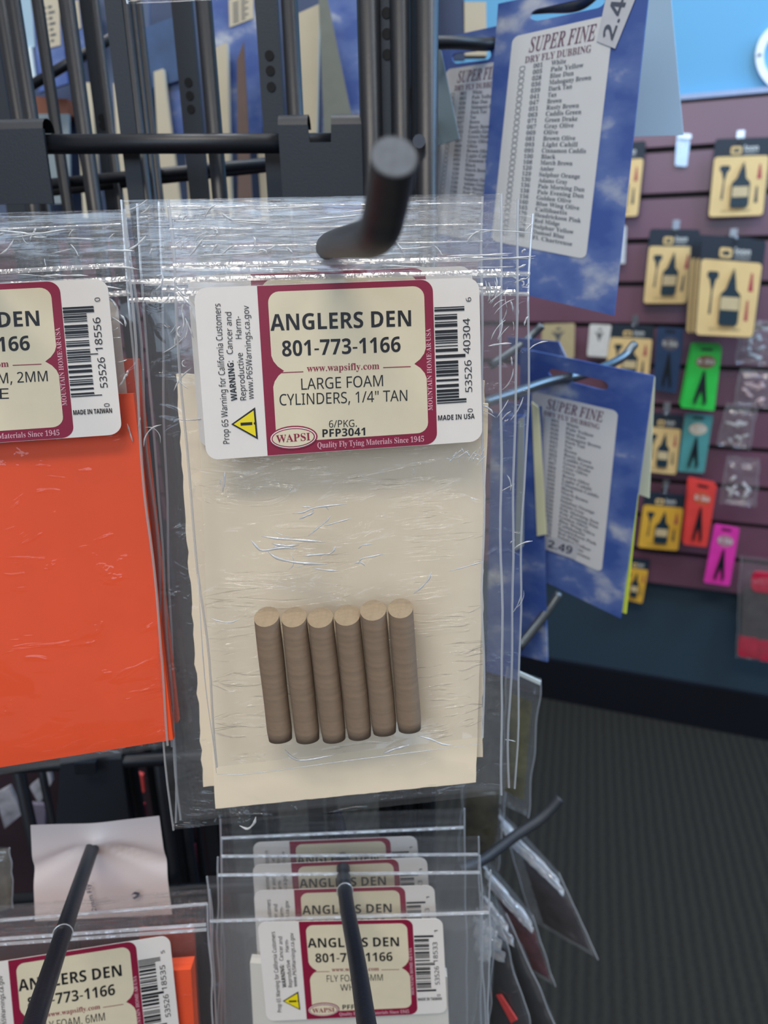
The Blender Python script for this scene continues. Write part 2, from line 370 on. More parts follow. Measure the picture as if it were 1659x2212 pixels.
# ---------------------------------------------------------------- bags
def bag(quad, plane, label, cat='bag', group=None, zipv=.135, thick=.003, nu=40, nv=70, amp=.0007, seed=0, name='resealable_bag', fm=None, fh=None, zips=(.11, .135), seam=.00035, hole=None, wav=0.0012):
    """two skins of film joined at the rim, ridged header, pressed zip, welded side seams"""
    fr = Frame(quad, plane); wid = np.linalg.norm(fr.c[1] - fr.c[0]); hei = np.linalg.norm(fr.c[3] - fr.c[0])
    vs = []; uv = []; fs = []; mi = []
    ew = lambda v: wav * noise.noise(Vector((v * 5, seed * 3.1, 0)))          # edges are never quite straight
    for side in (1, -1):
        for j in range(nv + 1):
            v = j / nv
            for i in range(nu + 1):
                u = i / nu
                env = min(1, u * 14, (1 - u) * 14, (1 - v) * 16) * (min(1, max(0.12, (v - zipv * .9) * 12)) if v < .3 else 1)
                h = side * thick / 2 * env
                nz = noise.noise(Vector((u * wid * 90, v * hei * 60, seed + side * 7))) * amp * 1.3 + noise.noise(Vector((u * wid * 300, v * hei * 260, seed + side * 3))) * amp * .5
                if side == 1: h += nz * (env if v > zipv else .35)
                else: h += nz * .5
                du = ew(v + (0 if u < .5 else 9)) / wid * (1 if (u < .02 or u > .98) else 0)
                vs.append(fr.bil([(u + du, v)], h)[0]); uv.append((u * wid + seed, v * hei + seed * .7))
    N = (nu + 1) * (nv + 1)
    for s in range(2):
        for j in range(nv):
            for i in range(nu):
                a = s * N + j * (nu + 1) + i; q = [a, a + 1, a + nu + 2, a + nu + 1]
                fs.append(q if s else q[::-1]); mi.append(1 if (j + .5) / nv < zipv else 0)
    b = mk(name, vs, fs, [fm or FILM, fh or FILMH], None, True, uv, mi)
    tag(b, label, cat, group)
    for u, k in ((0.0, 0), (1.0, 9)):
        P = [fr.bil([(u + ew(v + k) / wid, v)], .0003)[0] for v in np.linspace(0, 1, 24)]
        v_, f_ = tube(P, seam, 5, sm=False); mk('side_seam', v_, f_, SEAM, b, uvs=[(0, 0)] * len(v_))
    for zv in zips:
        P = [fr.bil([(u, zv)], thick * .12 + (.0006 if zv > .08 else .001))[0] for u in np.linspace(0.005, .995, 12)]
        v_, f_ = tube(P, .00065 if zv > .08 or len(zips) < 4 else .00018, 6, sm=False); mk('zip_ridge', v_, f_, SEAM, b, uvs=[(p[0], p[1]) for p in v_])
    return b, fr
GLINT = film('crease_glint_film', 300, 300, .0003, .5, haze=.85, gloss=.12)  # near-white film; the brightness of highlights is put into its colour
def crease_glints(b, fr, strokes, h):  # glints on the film's creases, shaped as thin pale tubes
    P = []
    for st in strokes:
        pts, r = st[:-1], st[-1]; w3 = fr.t(pts, h)
        P.append(tube(list(w3), [r * .3, r * 1.35, r * .9, r * 1.5, r * .25], 5, n=4))
    v, f = join(*P); o = mk('crease_glints', v, f, GLINT, b, True, uvs=[(q[0] + q[2], q[2]) for q in v]); o['kind'] = 'stuff'; return o
def rand_strokes(n, x0, y0, x1, y1, l0, l1, r, seed, ang=0, da=.15, curl=.25):
    rnd = random.Random(seed); out = []
    for _ in range(n):
        x, y = rnd.uniform(x0, x1), rnd.uniform(y0, y1); a = ang + rnd.gauss(0, da); L_ = rnd.uniform(l0, l1); c = rnd.gauss(0, curl * .4); p = [(x, y)]
        for k in range(4): p.append((p[-1][0] + math.cos(a) * L_ / 4, p[-1][1] + math.sin(a) * L_ / 4)); a += c
        out.append(p + [r * rnd.uniform(.4, 1.2)])
    return out
def sheet(quad, plane, th, m, label, name='foam_sheet', cat='foam sheet', group=None, rough=.0, n=14, h=0.0):
    fr = Frame(quad, plane); P = []; rnd = random.Random(hash(tuple(quad)) & 999)
    for (a, b) in (((0, 0), (1, 0)), ((1, 0), (1, 1)), ((1, 1), (0, 1)), ((0, 1), (0, 0))):
        for i in range(n):
            t = i / n; j = rnd.uniform(-rough, rough); P.append((a[0] + (b[0] - a[0]) * t + (j if a[0] == b[0] else 0), a[1] + (b[1] - a[1]) * t + (j * .5 if a[1] == b[1] else 0)))
    v, f = prism(fr.bil(P, h), fr.n, th); return tag(mk(name, v, f, m), label, cat, group)
# ================================================================ SETTING
FL = -1.0
r_ = ray(1400, 1545); base = CAM + r_ * (-1.0 / r_[2])
WALL = Plane(0, 0, 1, 22, 0, base)
wd = np.array([math.cos(math.radians(22)), -math.sin(math.radians(22)), 0.0])   # along the wall, to the right
zz = np.array([0, 0, 1.0])
def wbox(s0, s1, z0, z1, t0, t1):
    """box on the wall: s along it from 'base', z height, t out of it"""
    P = [base * [1, 1, 0] + wd * s + WALL.n * t for s, t in ((s0, t0), (s1, t0), (s1, t1), (s0, t1))]
    vs = [p + zz * z0 for p in P] + [p + zz * z1 for p in P]
    return np.array(vs), [[3, 2, 1, 0], [4, 5, 6, 7], [0, 1, 5, 4], [1, 2, 6, 5], [2, 3, 7, 6], [3, 0, 4, 7]]
def wz(px, py):  # height and position on wall
    p = WALL.at(px, py); return np.dot(p - base, wd), p[2]
z_slat0 = wz(1480, 1262)[1]; z_top = wz(1560, 214)[1]; z_bb = wz(1500, 1535)[1]
def carpet():
    m = bpy.data.materials.new('ribbed_carpet'); m.use_nodes = True; nt = m.node_tree; b = nt.nodes['Principled BSDF']; b.inputs['Roughness'].default_value = .95
    b.inputs['Specular IOR Level'].default_value = .1
    L = nt.links.new; tc = nt.nodes.new('ShaderNodeTexCoord'); mp = nt.nodes.new('ShaderNodeMapping'); mp.inputs['Rotation'].default_value = (0, 0, math.radians(15))
    L(tc.outputs['Object'], mp.inputs[0])
    wv = nt.nodes.new('ShaderNodeTexWave'); wv.inputs['Scale'].default_value = 18; wv.inputs['Distortion'].default_value = 1.2; wv.inputs['Detail'].default_value = 3; wv.inputs['Detail Scale'].default_value = 2
    L(mp.outputs[0], wv.inputs['Vector'])
    nz = nt.nodes.new('ShaderNodeTexNoise'); nz.inputs['Scale'].default_value = 220; nz.inputs['Detail'].default_value = 3; L(mp.outputs[0], nz.inputs['Vector'])
    mx = nt.nodes.new('ShaderNodeMath'); mx.operation = 'MULTIPLY_ADD'; mx.inputs[1].default_value = .5; L(wv.outputs['Fac'], mx.inputs[0]); L(nz.outputs[0], mx.inputs[2])
    cr = nt.nodes.new('ShaderNodeValToRGB'); cr.color_ramp.elements[0].position = .35; cr.color_ramp.elements[1].position = 1.15 if False else 1.0
    cr.color_ramp.elements[0].color = lin('#292826'); cr.color_ramp.elements[1].color = lin('#363530')
    L(mx.outputs[0], cr.inputs[0]); L(cr.outputs[0], b.inputs['Base Color'])
    bp = nt.nodes.new('ShaderNodeBump'); bp.inputs['Strength'].default_value = .5; bp.inputs['Distance'].default_value = .004; L(mx.outputs[0], bp.inputs['Height']); L(bp.outputs[0], b.inputs['Normal'])
    return m
o = mk('floor', [(-3, -1.5, -.05), (4, -1.5, -.05), (4, 5, -.05), (-3, 5, -.05), (-3, -1.5, 0), (4, -1.5, 0), (4, 5, 0), (-3, 5, 0)], [[3, 2, 1, 0], [4, 5, 6, 7], [0, 1, 5, 4], [1, 2, 6, 5], [2, 3, 7, 6], [3, 0, 4, 7]], carpet()); o['kind'] = 'structure'
WLOW = mat('dark_teal_paint', '#2c4150', .6, 0, .03, 5); WUP = mat('blue_glare_wall', '#5ea0c4', .6, 0, .02, 5)  # upper wall: the blue of veiling glare is put into its colour
o = mk('wall_back', *wbox(-3.2, 1.6, 0, z_slat0 + .3, -.06, 0), WLOW); o['kind'] = 'structure'
o = mk('wall_back_upper', *wbox(-3.2, 1.6, z_slat0 + .3, 2.7, -.06, 0.0), WUP); o['kind'] = 'structure'; o.name = 'wall_back_upper'
o = mk('baseboard_back', *wbox(-3.2, 1.6, 0, .105, 0, .012), mat('black_baseboard', '#0b0f1a', .5)); o['kind'] = 'structure'
# slatwall
SLM = mat('maroon_laminate', '#6c4455', .36, 0, .12, 6, spec=1.0); SLG = mat('slat_groove', '#1d1216', .6)
bk = wbox(-3.1, 1.5, z_slat0, z_top, .001, .012)
slw = empty('slatwall', base * [1, 1, 0] + zz * z_slat0, 'maroon slatwall with horizontal grooves below the blue wall', 'wall panel')
mk('backing', *bk, SLG, slw)
nsl = max(3, int(round((z_top - z_slat0) / .076))); dz = (z_top - z_slat0) / nsl
for i in range(nsl):
    mk('slat', *wbox(-3.1, 1.5, z_slat0 + i * dz + .005, z_slat0 + (i + 1) * dz - .005, .012, .024), SLM, slw)
mk('cap_strip', *wbox(-3.1, 1.5, z_top, z_top + .008, 0, .028), mat('pale_trim', '#9aa8c4', .4), slw)
# white ring sign on the wall
cx, cy = 1712, 122
WP = WALL.off(.01)
ring = []
for i in range(48):
    a = 2 * math.pi * i / 48
    ring.append((cx + 80 * math.cos(a), cy + 80 * math.sin(a)))
inn = [(cx + 62 * math.cos(2 * math.pi * i / 48), cy + 62 * math.sin(2 * math.pi * i / 48)) for i in range(48)]
vo = [WP.at(*p) for p in ring]; vi = [WP.at(*p) for p in inn]; vo2 = [v - WALL.n * .009 for v in vo]; vi2 = [v - WALL.n * .009 for v in vi]
vs = vo + vi + vo2 + vi2; fs = []
for i in range(48):
    j = (i + 1) % 48; fs += [[i, 48 + i, 48 + j, j], [i, j, 96 + j, 96 + i], [48 + i, 144 + i, 144 + j, 48 + j]]
o = tag(mk('ring_sign', vs, fs, mat('white_enamel', '#e8eef2', .4)), 'white ring-shaped wall sign on the blue wall above the slatwall', 'sign')
mk('screw_head', *tube([WP.off(.001).at(1641, 118), WP.off(.0025).at(1641, 118)], .0025, 10, sm=False), WIRE, o)
# ================================================================ PRODUCTS ON THE SLATWALL
LC = mat('black_header_card', '#1a2836', .5, 0, .04, 20); LY = mat('cream_yellow_panel', '#e3c487', .5, 0, .05, 30); LY2 = mat('yellow_panel', '#e0ae3c', .5, 0, .05, 30)
BOT = mat('dark_bottle_print', '#17303c', .4, 0, .05, 30); REDP = mat('red_brush_print', '#a83a48', .5); OLV = mat('shadow_print', '#a99a6c', .6, 0, .05, 30)
def peg(x, y, off):
    """short chrome slatwall hook whose tip is at photo point x,y"""
    tip = WALL.off(off + .012).at(x, y); root = tip - WALL.n * (off - .012)
    o = tube_ob('slatwall_hook', [root, tip, tip + zz * .006 + WALL.n * .004], .0015, mat('chrome', '#b9bec4', .2, .9), None, 8, n=3)
    mk('hook_plate', *bar(root + zz * .02 - WALL.n * (-.002), root - zz * .012 - WALL.n * (-.002), wd, .012, WALL.n, .003), MATS['chrome'], o)
    return o
PEGN = {}
def bottle_card(quad, off, label, big=0, yellow=0, pegl=None, depth=.004):
    fr = Frame(quad, WALL.off(off), [(0, 0), (100, 0), (100, 150), (0, 150)])
    P = rrect(0, 0, 100, 150, 6, 3)
    c = mk('bottle_card', *slab(fr, P, 0, depth), LC if depth < .01 else [LC]); tag(c, label, 'packaged product', 'bottle cards on the slatwall')
    pn = mk('printed_panel', *slab(fr, rrect(2, 34, 98, 149, 6, 3), .0015, .0015 + depth * .9), LY2 if yellow else LY, c)
    h = .0018
    mk('logo_patch', *poly(fr, rrect(30, 15, 50, 30, 4, 3), .0006), LY, c)
    mk('logo_patch', *join(poly(fr, ellipse(41, 23, 6, 3.5, 12), .0008), poly(fr, [(34, 20), (37, 23), (34, 27)], .0008)), BOT, c)
    mk('lettering', *join(txt(fr, 'loon', (54, 24), (78, 24), 10, .0008, .02), txt(fr, 'outdoors', (54, 30), (78, 30), 4, .0008)), mat('white_print', '#d8dcd8', .5), c)
    # brush left, bottle centre, red brush right
    mk('brush_print', *poly(fr, [(14, 53), (17, 51), (30, 51), (32, 53), (32, 60), (28, 63), (24.5, 80), (24, 116), (20, 116), (22, 80), (18, 63), (14, 60)], h), BOT, pn)
    mk('bottle', *join(prism(fr.t([(38, 84), (46, 76), (50, 62), (56, 44), (60, 62), (62, 76), (70, 84), (70, 128), (66, 132), (42, 132), (38, 128)], h + .004), fr.n, .004)), BOT, pn)
    mk('bottle_label', *poly(fr, rrect(40, 92, 68, 112, 1, 2) if not big else rrect(39, 88, 69, 108, 1, 2), h + .0045), mat('bottle_label', '#c9b68c' if not big else '#e2bf94', .5), pn)
    mk('brush_print', *poly(fr, [(83, 50), (86, 50), (89, 78), (81, 78)], h), REDP, pn, label='red brush print')
    mk('tip_print', *poly(fr, [(81, 92), (84, 92), (86, 124), (80, 124)], h), REDP if big else BOT, pn)
    mk('lettering', *join(txt(fr, 'FLY FLOATANT', (24, 141), (76, 141), 4, h)), BOT, pn)
    return c
bottle_card([(1545, 300), (1668, 296), (1650, 466), (1528, 470)], .05, 'cream bottle card highest on the slatwall at the right edge')
bottle_card([(1306, 312), (1396, 304), (1379, 468), (1288, 470)], .05, 'cream bottle card half hidden behind the big blue dubbing card')
bottle_card([(1404, 494), (1513, 496), (1484, 656), (1388, 656)], .05, 'cream bottle card just left of the big bottle box', depth=.012)
bottle_card([(1516, 508), (1656, 520), (1628, 730), (1500, 724)], .13, 'largest cream bottle package with tan bottle label, front of its stack', big=1, depth=.012)
bottle_card([(1322, 700), (1414, 704), (1402, 828), (1302, 822)], .05, 'cream bottle card behind the upturned tip of the long hook')
bottle_card([(1400, 892), (1476, 898), (1462, 1026), (1388, 1018)], .05, 'cream bottle card left of the teal tweezer pack', depth=.01)
bottle_card([(1392, 1062), (1482, 1070), (1466, 1190), (1376, 1182)], .05, 'deep yellow bottle card left of the red tweezer packs', yellow=1)
bottle_card([(1352, 1205), (1405, 1210), (1388, 1304), (1340, 1292)], .04, 'small yellow bottle card, lowest on the slatwall', yellow=1)
for k_ in (2, 1):
    bottle_card([(1516 - 11 * k_, 508 - 1 * k_), (1650 - 11 * k_, 520 - 3 * k_), (1622 - 11 * k_, 726), (1500 - 10 * k_, 720)], .13 - .02 * k_, 'cream bottle card %s the largest bottle package on its hook' % ('directly behind' if k_ == 1 else 'furthest back behind'), depth=.012)
for (x, y, o_) in ((1600, 298, .05), (1458, 494, .05), (1590, 512, .14), (1368, 702, .05), (1438, 893, .05), (1436, 1062, .05)):
    p = peg(x, y + 6, o_); p.name = 'slatwall_hook'
    tag(p, {1600: 'chrome hook holding the highest bottle card', 1458: 'chrome hook of the bottle card left of the box', 1590: 'long chrome hook carrying the largest bottle package', 1368: 'chrome hook of bottle card behind the long hook tip', 1438: 'chrome hook above card left of teal pack', 1436: 'chrome hook above the deep yellow bottle card'}[x], 'hook', 'slatwall hooks')
def tweezer_pack(quad, off, hx, nm, label, n=1, strip='#c8b8a0'):
    m = mat('pack_' + nm, hx, .35, 0, .08, 40)
    for k in range(n - 1, -1, -1):
        q = [(x - 7 * k + (3 * k), y - 6 * k) for x, y in quad]
        fr = Frame(q, WALL.off(off - .012 * k), [(0, 0), (60, 0), (60, 130), (0, 130)])
        c = mk('tweezer_pack', *slab(fr, rrect(0, 0, 60, 130, 4, 3), 0, .003), m)
        tag(c, label if k == 0 else label + ' (the pack behind it)', 'packaged product', nm.replace('_', ' ') + ' tweezer packs')
        mk('lettering', *join(poly(fr, ellipse(32, 32, 20, 13, 16), .0004)), mat('brown_print_' + nm, strip, .5), c, label='printed oval')
        mk('lettering', *txt(fr, 'Dr. Slick', (16, 36), (49, 36), 9, .0008, .02), mat('white_print', '#d8dcd8', .5), c)
        mk('tweezer_print', *join(prism(fr.t([(30, 50), (34, 50), (44, 112), (40, 122), (32, 90), (24, 122), (20, 112)], .003), fr.n, .0025)), mat('black_tool', '#101820', .35), c)
        mk('tweezer_print', *poly(fr, ellipse(32, 104, 7, 12, 14), .0009), mat('tip_' + nm, hx, .3), c)
        mk('hang_slot', *poly(fr, rrect(18, 5, 42, 10, 2, 3), .0006), BLK, c)
tweezer_pack([(1497, 746), (1560, 748), (1543, 888), (1470, 880)], .09, '#2fc04a', 'green', 'bright green tweezer pack in front of its twin', 2, '#7a5a48')
tweezer_pack([(1480, 893), (1541, 898), (1521, 1022), (1464, 1018)], .06, '#4f9392', 'teal', 'teal tweezer pack below the green packs')
tweezer_pack([(1490, 1036), (1549, 1048), (1527, 1182), (1476, 1176)], .08, '#e0453f', 'red', 'coral red tweezer pack beside the yellow bottle card', 2, '#c55a3a')
tweezer_pack([(1544, 1132), (1598, 1142), (1576, 1266), (1520, 1258)], .08, '#e33aa8', 'magenta', 'magenta tweezer pack, lowest of the bright packs', 1, '#b07a8a')
tweezer_pack([(1420, 706), (1478, 710), (1462, 850), (1410, 842)], .05, '#2c4468', 'navy', 'navy blue tweezer pack left of the green packs', 1, '#5c5a66')
def small_tag(quad, off, hx, label, nm='hang_tag', ins=None):
    fr = Frame(quad, WALL.off(off), [(0, 0), (50, 0), (50, 80), (0, 80)])
    c = mk(nm, *slab(fr, rrect(0, 0, 50, 80, 4, 3), 0, .0015), mat('tagcol_' + hx.strip('#'), hx, .5)); tag(c, label, 'hang tag')
    mk('printed_mark', *join(poly(fr, ellipse(25, 12, 4, 3, 10), .0004), poly(fr, [(14, 18), (25, 22), (36, 17), (30, 27), (26, 44), (20, 28)], .0004)), mat('grey_print', '#55585a', .5), c)
    return c
small_tag([(1274, 700), (1321, 702), (1312, 772), (1268, 769)], .05, '#d5d3cc', 'white hang tag with dark hook print above the lower blue card')
small_tag([(1172, 700), (1242, 698), (1240, 775), (1166, 770)], .05, '#b6a67e', 'tan hang tag near the upper hook tip')
small_tag([(1330, 484), (1354, 488), (1350, 570), (1322, 568)], .05, '#c5cace', 'pale grey tag peeking out beside the big blue card')
# acrylic strip on the slatwall
fr = Frame([(1462, 290), (1492, 292), (1484, 360), (1458, 358)], WALL.off(.03), [(0, 0), (30, 0), (30, 70), (0, 70)])
o = tag(mk('ticket_holder', *slab(fr, rrect(0, 0, 30, 70, 3, 2), 0, .003), mat('clear_acrylic', '#b4c8dc', .12, .2)), 'clear glinting ticket holder clipped to the slatwall', 'ticket holder')
mk('clip', *slab(fr, rrect(4, -2, 32, 9, 3, 2), .004, .004), mat('chrome', '#b9bec4', .2, .9), o); mk('rivet', *poly(fr, ellipse(12, 24, 4, 4, 10), .0005), mat('white_enamel', '#e8eef2'), o)
# clear pouches of white beads at the right edge
def pouch(quad, off, label, hx='#d6d2cf', nb=9, seed=1, plane=None, bead=.006, long=2.2):
    pl = (plane or WALL.off(off)); fr = Frame(quad, pl)
    b, _ = bag(quad, pl, label, 'bag', 'small clear pouches on the slatwall' if plane is None else None, nu=12, nv=16, amp=.0025 if plane is None else .001, seed=seed, zips=(), thick=.012 if plane is None else .004, name='clear_pouch', seam=.0006 if plane is None else .0003, fm=FILMD, fh=FILMD, wav=.002)
    rnd = random.Random(seed); parts = []
    for i in range(nb):
        c = fr.bil([(rnd.uniform(.2, .8), rnd.uniform(.35, .88))], rnd.uniform(-.003, .003))[0]; a = rnd.uniform(0, 3.14)
        d = (math.cos(a) * wd + math.sin(a) * zz) * bead * long / 2
        parts.append(tube([c - d, c, c + d], [bead * .3, bead * .5, bead * .3], 8, n=2))
    o = mk('contents', *join(*parts), mat('fill_' + hx.strip('#'), hx, .4, 0, .2, 80), b, True)
    return b
pouch([(1600, 690), (1672, 694), (1662, 792), (1590, 786)], .06, 'clear pouch of white pieces just below the largest bottle package', seed=3, hx='#b9c2c6')
pouch([(1600, 796), (1668, 800), (1662, 884), (1586, 876)], .06, 'clear pouch with pink and white pieces right of the green packs', seed=4, hx='#d8b8b4')
pouch([(1570, 870), (1636, 878), (1620, 972), (1550, 962)], .06, 'clear pouch of silver pieces right of the teal pack', seed=5, hx='#b9b3ae')
pouch([(1572, 984), (1640, 990), (1632, 1096), (1556, 1088)], .06, 'clear pouch with long white piece, third down', seed=6)
b = pouch([(1600, 1200), (1700, 1210), (1692, 1436), (1590, 1420)], .08, 'clear bag with crimson contents at the right edge', seed=8, hx='#c9203f', nb=1)
fr = Frame([(1600, 1200), (1700, 1210), (1692, 1436), (1590, 1420)], WALL.off(.08), [(0, 0), (100, 0), (100, 220), (0, 220)])
mk('contents', *join(slab(fr, rrect(26, 30, 96, 70, 12, 4), .004, .01), slab(fr, rrect(4, 170, 48, 214, 8, 4), .004, .012), slab(fr, rrect(46, 172, 96, 216, 8, 4), .004, .012)), mat('crimson', '#c2163c', .5, 0, .15, 60), b)
mk('contents', *slab(fr, rrect(8, 66, 92, 176, 8, 4), .002, .006), mat('dusky_brown', '#4a4444', .7, 0, .2, 60), b)
# ================================================================ RACK
RY = Plane(700, 300, .285, 3, 0)                      # front grid plane of the rack
rackn = RY.n; rw = np.array([math.cos(math.radians(3)), -math.sin(math.radians(3)), 0])
rack = empty('display_rack', [RY.p[0], RY.p[1] + .12, 0], 'black metal wire display rack carrying the hanging packages', 'display rack')
def zline(px0, px1, py): a = RY.at(px0, py[0]); b = RY.at(px1, py[1]); return a, b
def rail(p0, p1, r, off=0, ext0=0, ext1=0, m=None, name='rail', seg=12):
    pl = RY.off(off); a = pl.at(*p0); b = pl.at(*p1); d = (b - a) / np.linalg.norm(b - a)
    return tube_ob(name, [a - d * ext0, b + d * ext1], r, m or BLK, rack, seg, sm=False)
rail((-40, 312), (790, 309), .0036)
rail((105, 1652), (700, 1622), .0036, ext0=.12)
rail((-40, 1946), (700, 1906), .0032)
rail((-40, 2120), (500, 2130), .002, -.03)
rail((60, 402), (620, 348), .0024, -.055, .02)
rail((120, 415), (600, 362), .0016, -.06, .02)
rail((-20, 236), (262, 70), .0026, -.13)
# vertical wires of the front grid (lean follows the world vertical)
def vert(px, py, r, off, zlo=None, zhi=None, name='wire', m=None):
    p = RY.off(off).at(px, py); a = np.array([p[0], p[1], .42 if zlo is None else zlo]); b = np.array([p[0], p[1], 1.2 if zhi is None else zhi])
    return tube_ob(name, [a, b], r, m or BLK, rack, 10, sm=False)
def strip(px, py, w_, off, zlo=.42, zhi=1.2, holes=(), name='slotted_strip'):
    p = RY.off(off).at(px, py); a = np.array([p[0], p[1], zlo]); b = np.array([p[0], p[1], zhi])
    s = mk(name, *bar(a, b, rw, w_, rackn, .003), DKPL, rack)
    for hy in holes:
        q = RY.off(off + .0016).at(px, hy); q = np.array([p[0], 0, q[2]]); q[1] = p[1] - .0016
        mk('hole', *tube([q, q + rackn * .0003], .0018, 14, sm=False), mat('hole_black', '#06080c', .8), s)
    return s
strip(270, 200, .0066, -.008, name='post'); vert(290, 200, .0026, -.010); vert(308, 200, .0012, -.012)
vert(452, 150, .0032, -.008); vert(633, 150, .0032, -.008)
for x, y, r, o_ in ((60, 200, .0028, -.02), (20, 120, .003, -.03), (110, 200, .0026, -.05), (165, 150, .0032, -.03), (235, 250, .0022, -.06), (340, 380, .0018, -.05), (190, 380, .0025, -.05)):
    vert(x, y, r, o_)
strip(411, 200, .0085, -.045, holes=(178, 207, 236)); strip(583, 120, .0086, -.014, holes=(120, 153, 188))
strip(306, 240, .005, -.05, holes=(221, 246, 268)); strip(222, 250, .007, -.07, holes=(255, 272)); strip(12, 300, .01, -.09)
# corner post: tubes and slotted strips side by side
for x, r in ((800, .0042), (866, .0038), (921, .0044)): vert(x, 200, r, .004, .42, 1.25, 'post')
strip(836, 100, .0062, .001, .42, 1.25, holes=(28, 73, 118)); strip(893, 200, .0055, -.004, .42, 1.25)
mk('bolt', *tube([RY.off(.009).at(905, 305), RY.off(.011).at(905, 305)], .0024, 12, sm=False), mat('bolt_steel', '#6a6f78', .35, .8), rack)
# side frame going back from the corner post, base and far corner
cp = RY.at(921, 300)
for z in (1.06, .80, .68, .45): tube_ob('rail', [np.array([cp[0], cp[1], z]), np.array([cp[0] + .02, cp[1] + .26, z])], .003, BLK, rack, 10, sm=False)
for dy in (.09, .18, .26): tube_ob('wire', [np.array([cp[0] + .02 * dy / .26, cp[1] + dy, .42]), np.array([cp[0] + .02 * dy / .26, cp[1] + dy, 1.25])], .003, BLK, rack, 10, sm=False)
tube_ob('centre_pole', [np.array([.012, cp[1] + .13, .03]), np.array([.012, cp[1] + .13, 1.2])], .008, BLK, rack, 20, sm=False)
tube_ob('base_disc', [np.array([.012, cp[1] + .13, 0.0]), np.array([.012, cp[1] + .13, .03])], .2, BLK, rack, 40, sm=False)
# hook back plates on the top rail with folded lugs
def hook(plate_q, pts, label, radius=.0026, notch=True, off=.006, m=None, group='display hooks', plate=True, rings=()):
    P = [W(*p) for p in pts]
    v, f = tube(P, radius, 18, n=7)
    o = mk('display_hook', v, f, m or WIRE, None, True); tag(o, label, 'hook', group)
    tv = v[-18:]; tn = np.cross(tv[1] - tv[0], tv[6] - tv[0]); tn /= np.linalg.norm(tn); ctr = tv.mean(0)
    if np.dot(tn, ctr - v[-36:-18].mean(0)) < 0: tn = -tn
    mk('tip_face', [ctr + (q - ctr) * .93 + tn * .00004 for q in tv], [list(range(18))], mat('worn_tip', '#5c6066', .7, .1, .15, 900), o, label='worn grey cut tip')
    for rp in rings:
        c0 = W(*rp); i = int(np.argmin([np.linalg.norm(v[k * 18:(k + 1) * 18].mean(0) - c0) for k in range(len(v) // 18)])); rv = v[i * 18:(i + 1) * 18]; c0 = rv.mean(0)
        tt = v[(i - 1) * 18:i * 18].mean(0) - c0; tt /= np.linalg.norm(tt)
        ro = [c0 + (q - c0) * 1.12 for q in rv]; mk('film_ring', *tube([ro[k % 18] for k in range(19)], .00022, 5, sm=False), SEAM, o, label='pale ring of film gripping the hook')
    if plate:
        pl = RY.off(off); fr = Frame(plate_q, pl, [(0, 0), (100, 0), (100, 90), (0, 90)])
        if notch: pol = [(0, 0), (35, 0), (37, 20), (62, 20), (63, 0), (100, 0), (104, 90), (2, 90)]
        else: pol = [(0, 0), (100, 0), (104, 90), (0, 90)]
        mk('plate', *slab(fr, pol, 0, .0015), DKPL, o)
        for a, b in (((0, 35), (63, 100)) if notch else ((0, 100),)):
            # lug folded over the rail
            q0, q1 = fr.t([(a, 1)], 0)[0], fr.t([(b, 1)], 0)[0]; vs = []; fs = []
            for k in range(7):
                an = math.pi * k / 6; dv = np.array([0, 0, 1]) * math.sin(an) * .0045 - rackn * (1 - math.cos(an)) * .0052
                vs += [q0 + dv, q1 + dv]
            fs = [[2 * k, 2 * k + 1, 2 * k + 3, 2 * k + 2] for k in range(6)]
            mk('lug', vs, fs, DKPL, o, True)
    return o
hook([(600, 270), (783, 268), (790, 436), (608, 438)], [(700, 545, .275), (702, 540, .22), (712, 530, .170), (758, 521, .128), (798, 514, .106), (820, 496, .0985), (833, 450, .094), (842, 396, .0895), (851, 338, .085)], 'dark display hook with upturned end in front of the main bag', .0028, rings=((705, 535, .19),))
hook([(-60, 281), (92, 277), (108, 440), (-60, 442)], [(-60, 560, .28), (-90, 545, .18), (-140, 520, .13)], 'display hook at the left edge with its broad plate', .00245, notch=False)
hook([(640, 1700), (800, 1700), (800, 1790), (640, 1790)], [(728, 1762, .345), (737, 1800, .318), (745, 1925, .268), (772, 2080, .222), (792, 2212, .192), (806, 2290, .176)], 'straight black hook through the lower centre stack of bags', .0026, plate=False, m=BLK, rings=((745, 1925, .268),))
hook([(130, 1648), (262, 1640), (275, 1800), (120, 1800)], [(212, 1792, .312), (205, 1815, .295), (165, 1930, .255), (112, 2090, .205), (70, 2222, .172), (50, 2290, .16)], 'straight black hook through the white paper tag', .0026, notch=False, off=.004, m=BLK, rings=((140, 2010, .229),))
# thin pale rings where the film grips the hooks
for nm, x, y, d, x2, y2 in (('a', 745, 1922, .2683, 746, 1925), ('b', 143, 2008, .229, 142.4, 2011)): pass
# second top plate lug detail hanging under lower rail
o = mk('plate', *slab(Frame([(160, 1650), (205, 1648), (207, 1672), (162, 1674)], RY.off(.012), [(0, 0), (10, 0), (10, 10), (0, 10)]), [(0, 0), (10, 0), (10, 10), (0, 10)], 0, .004), BLK, rack)
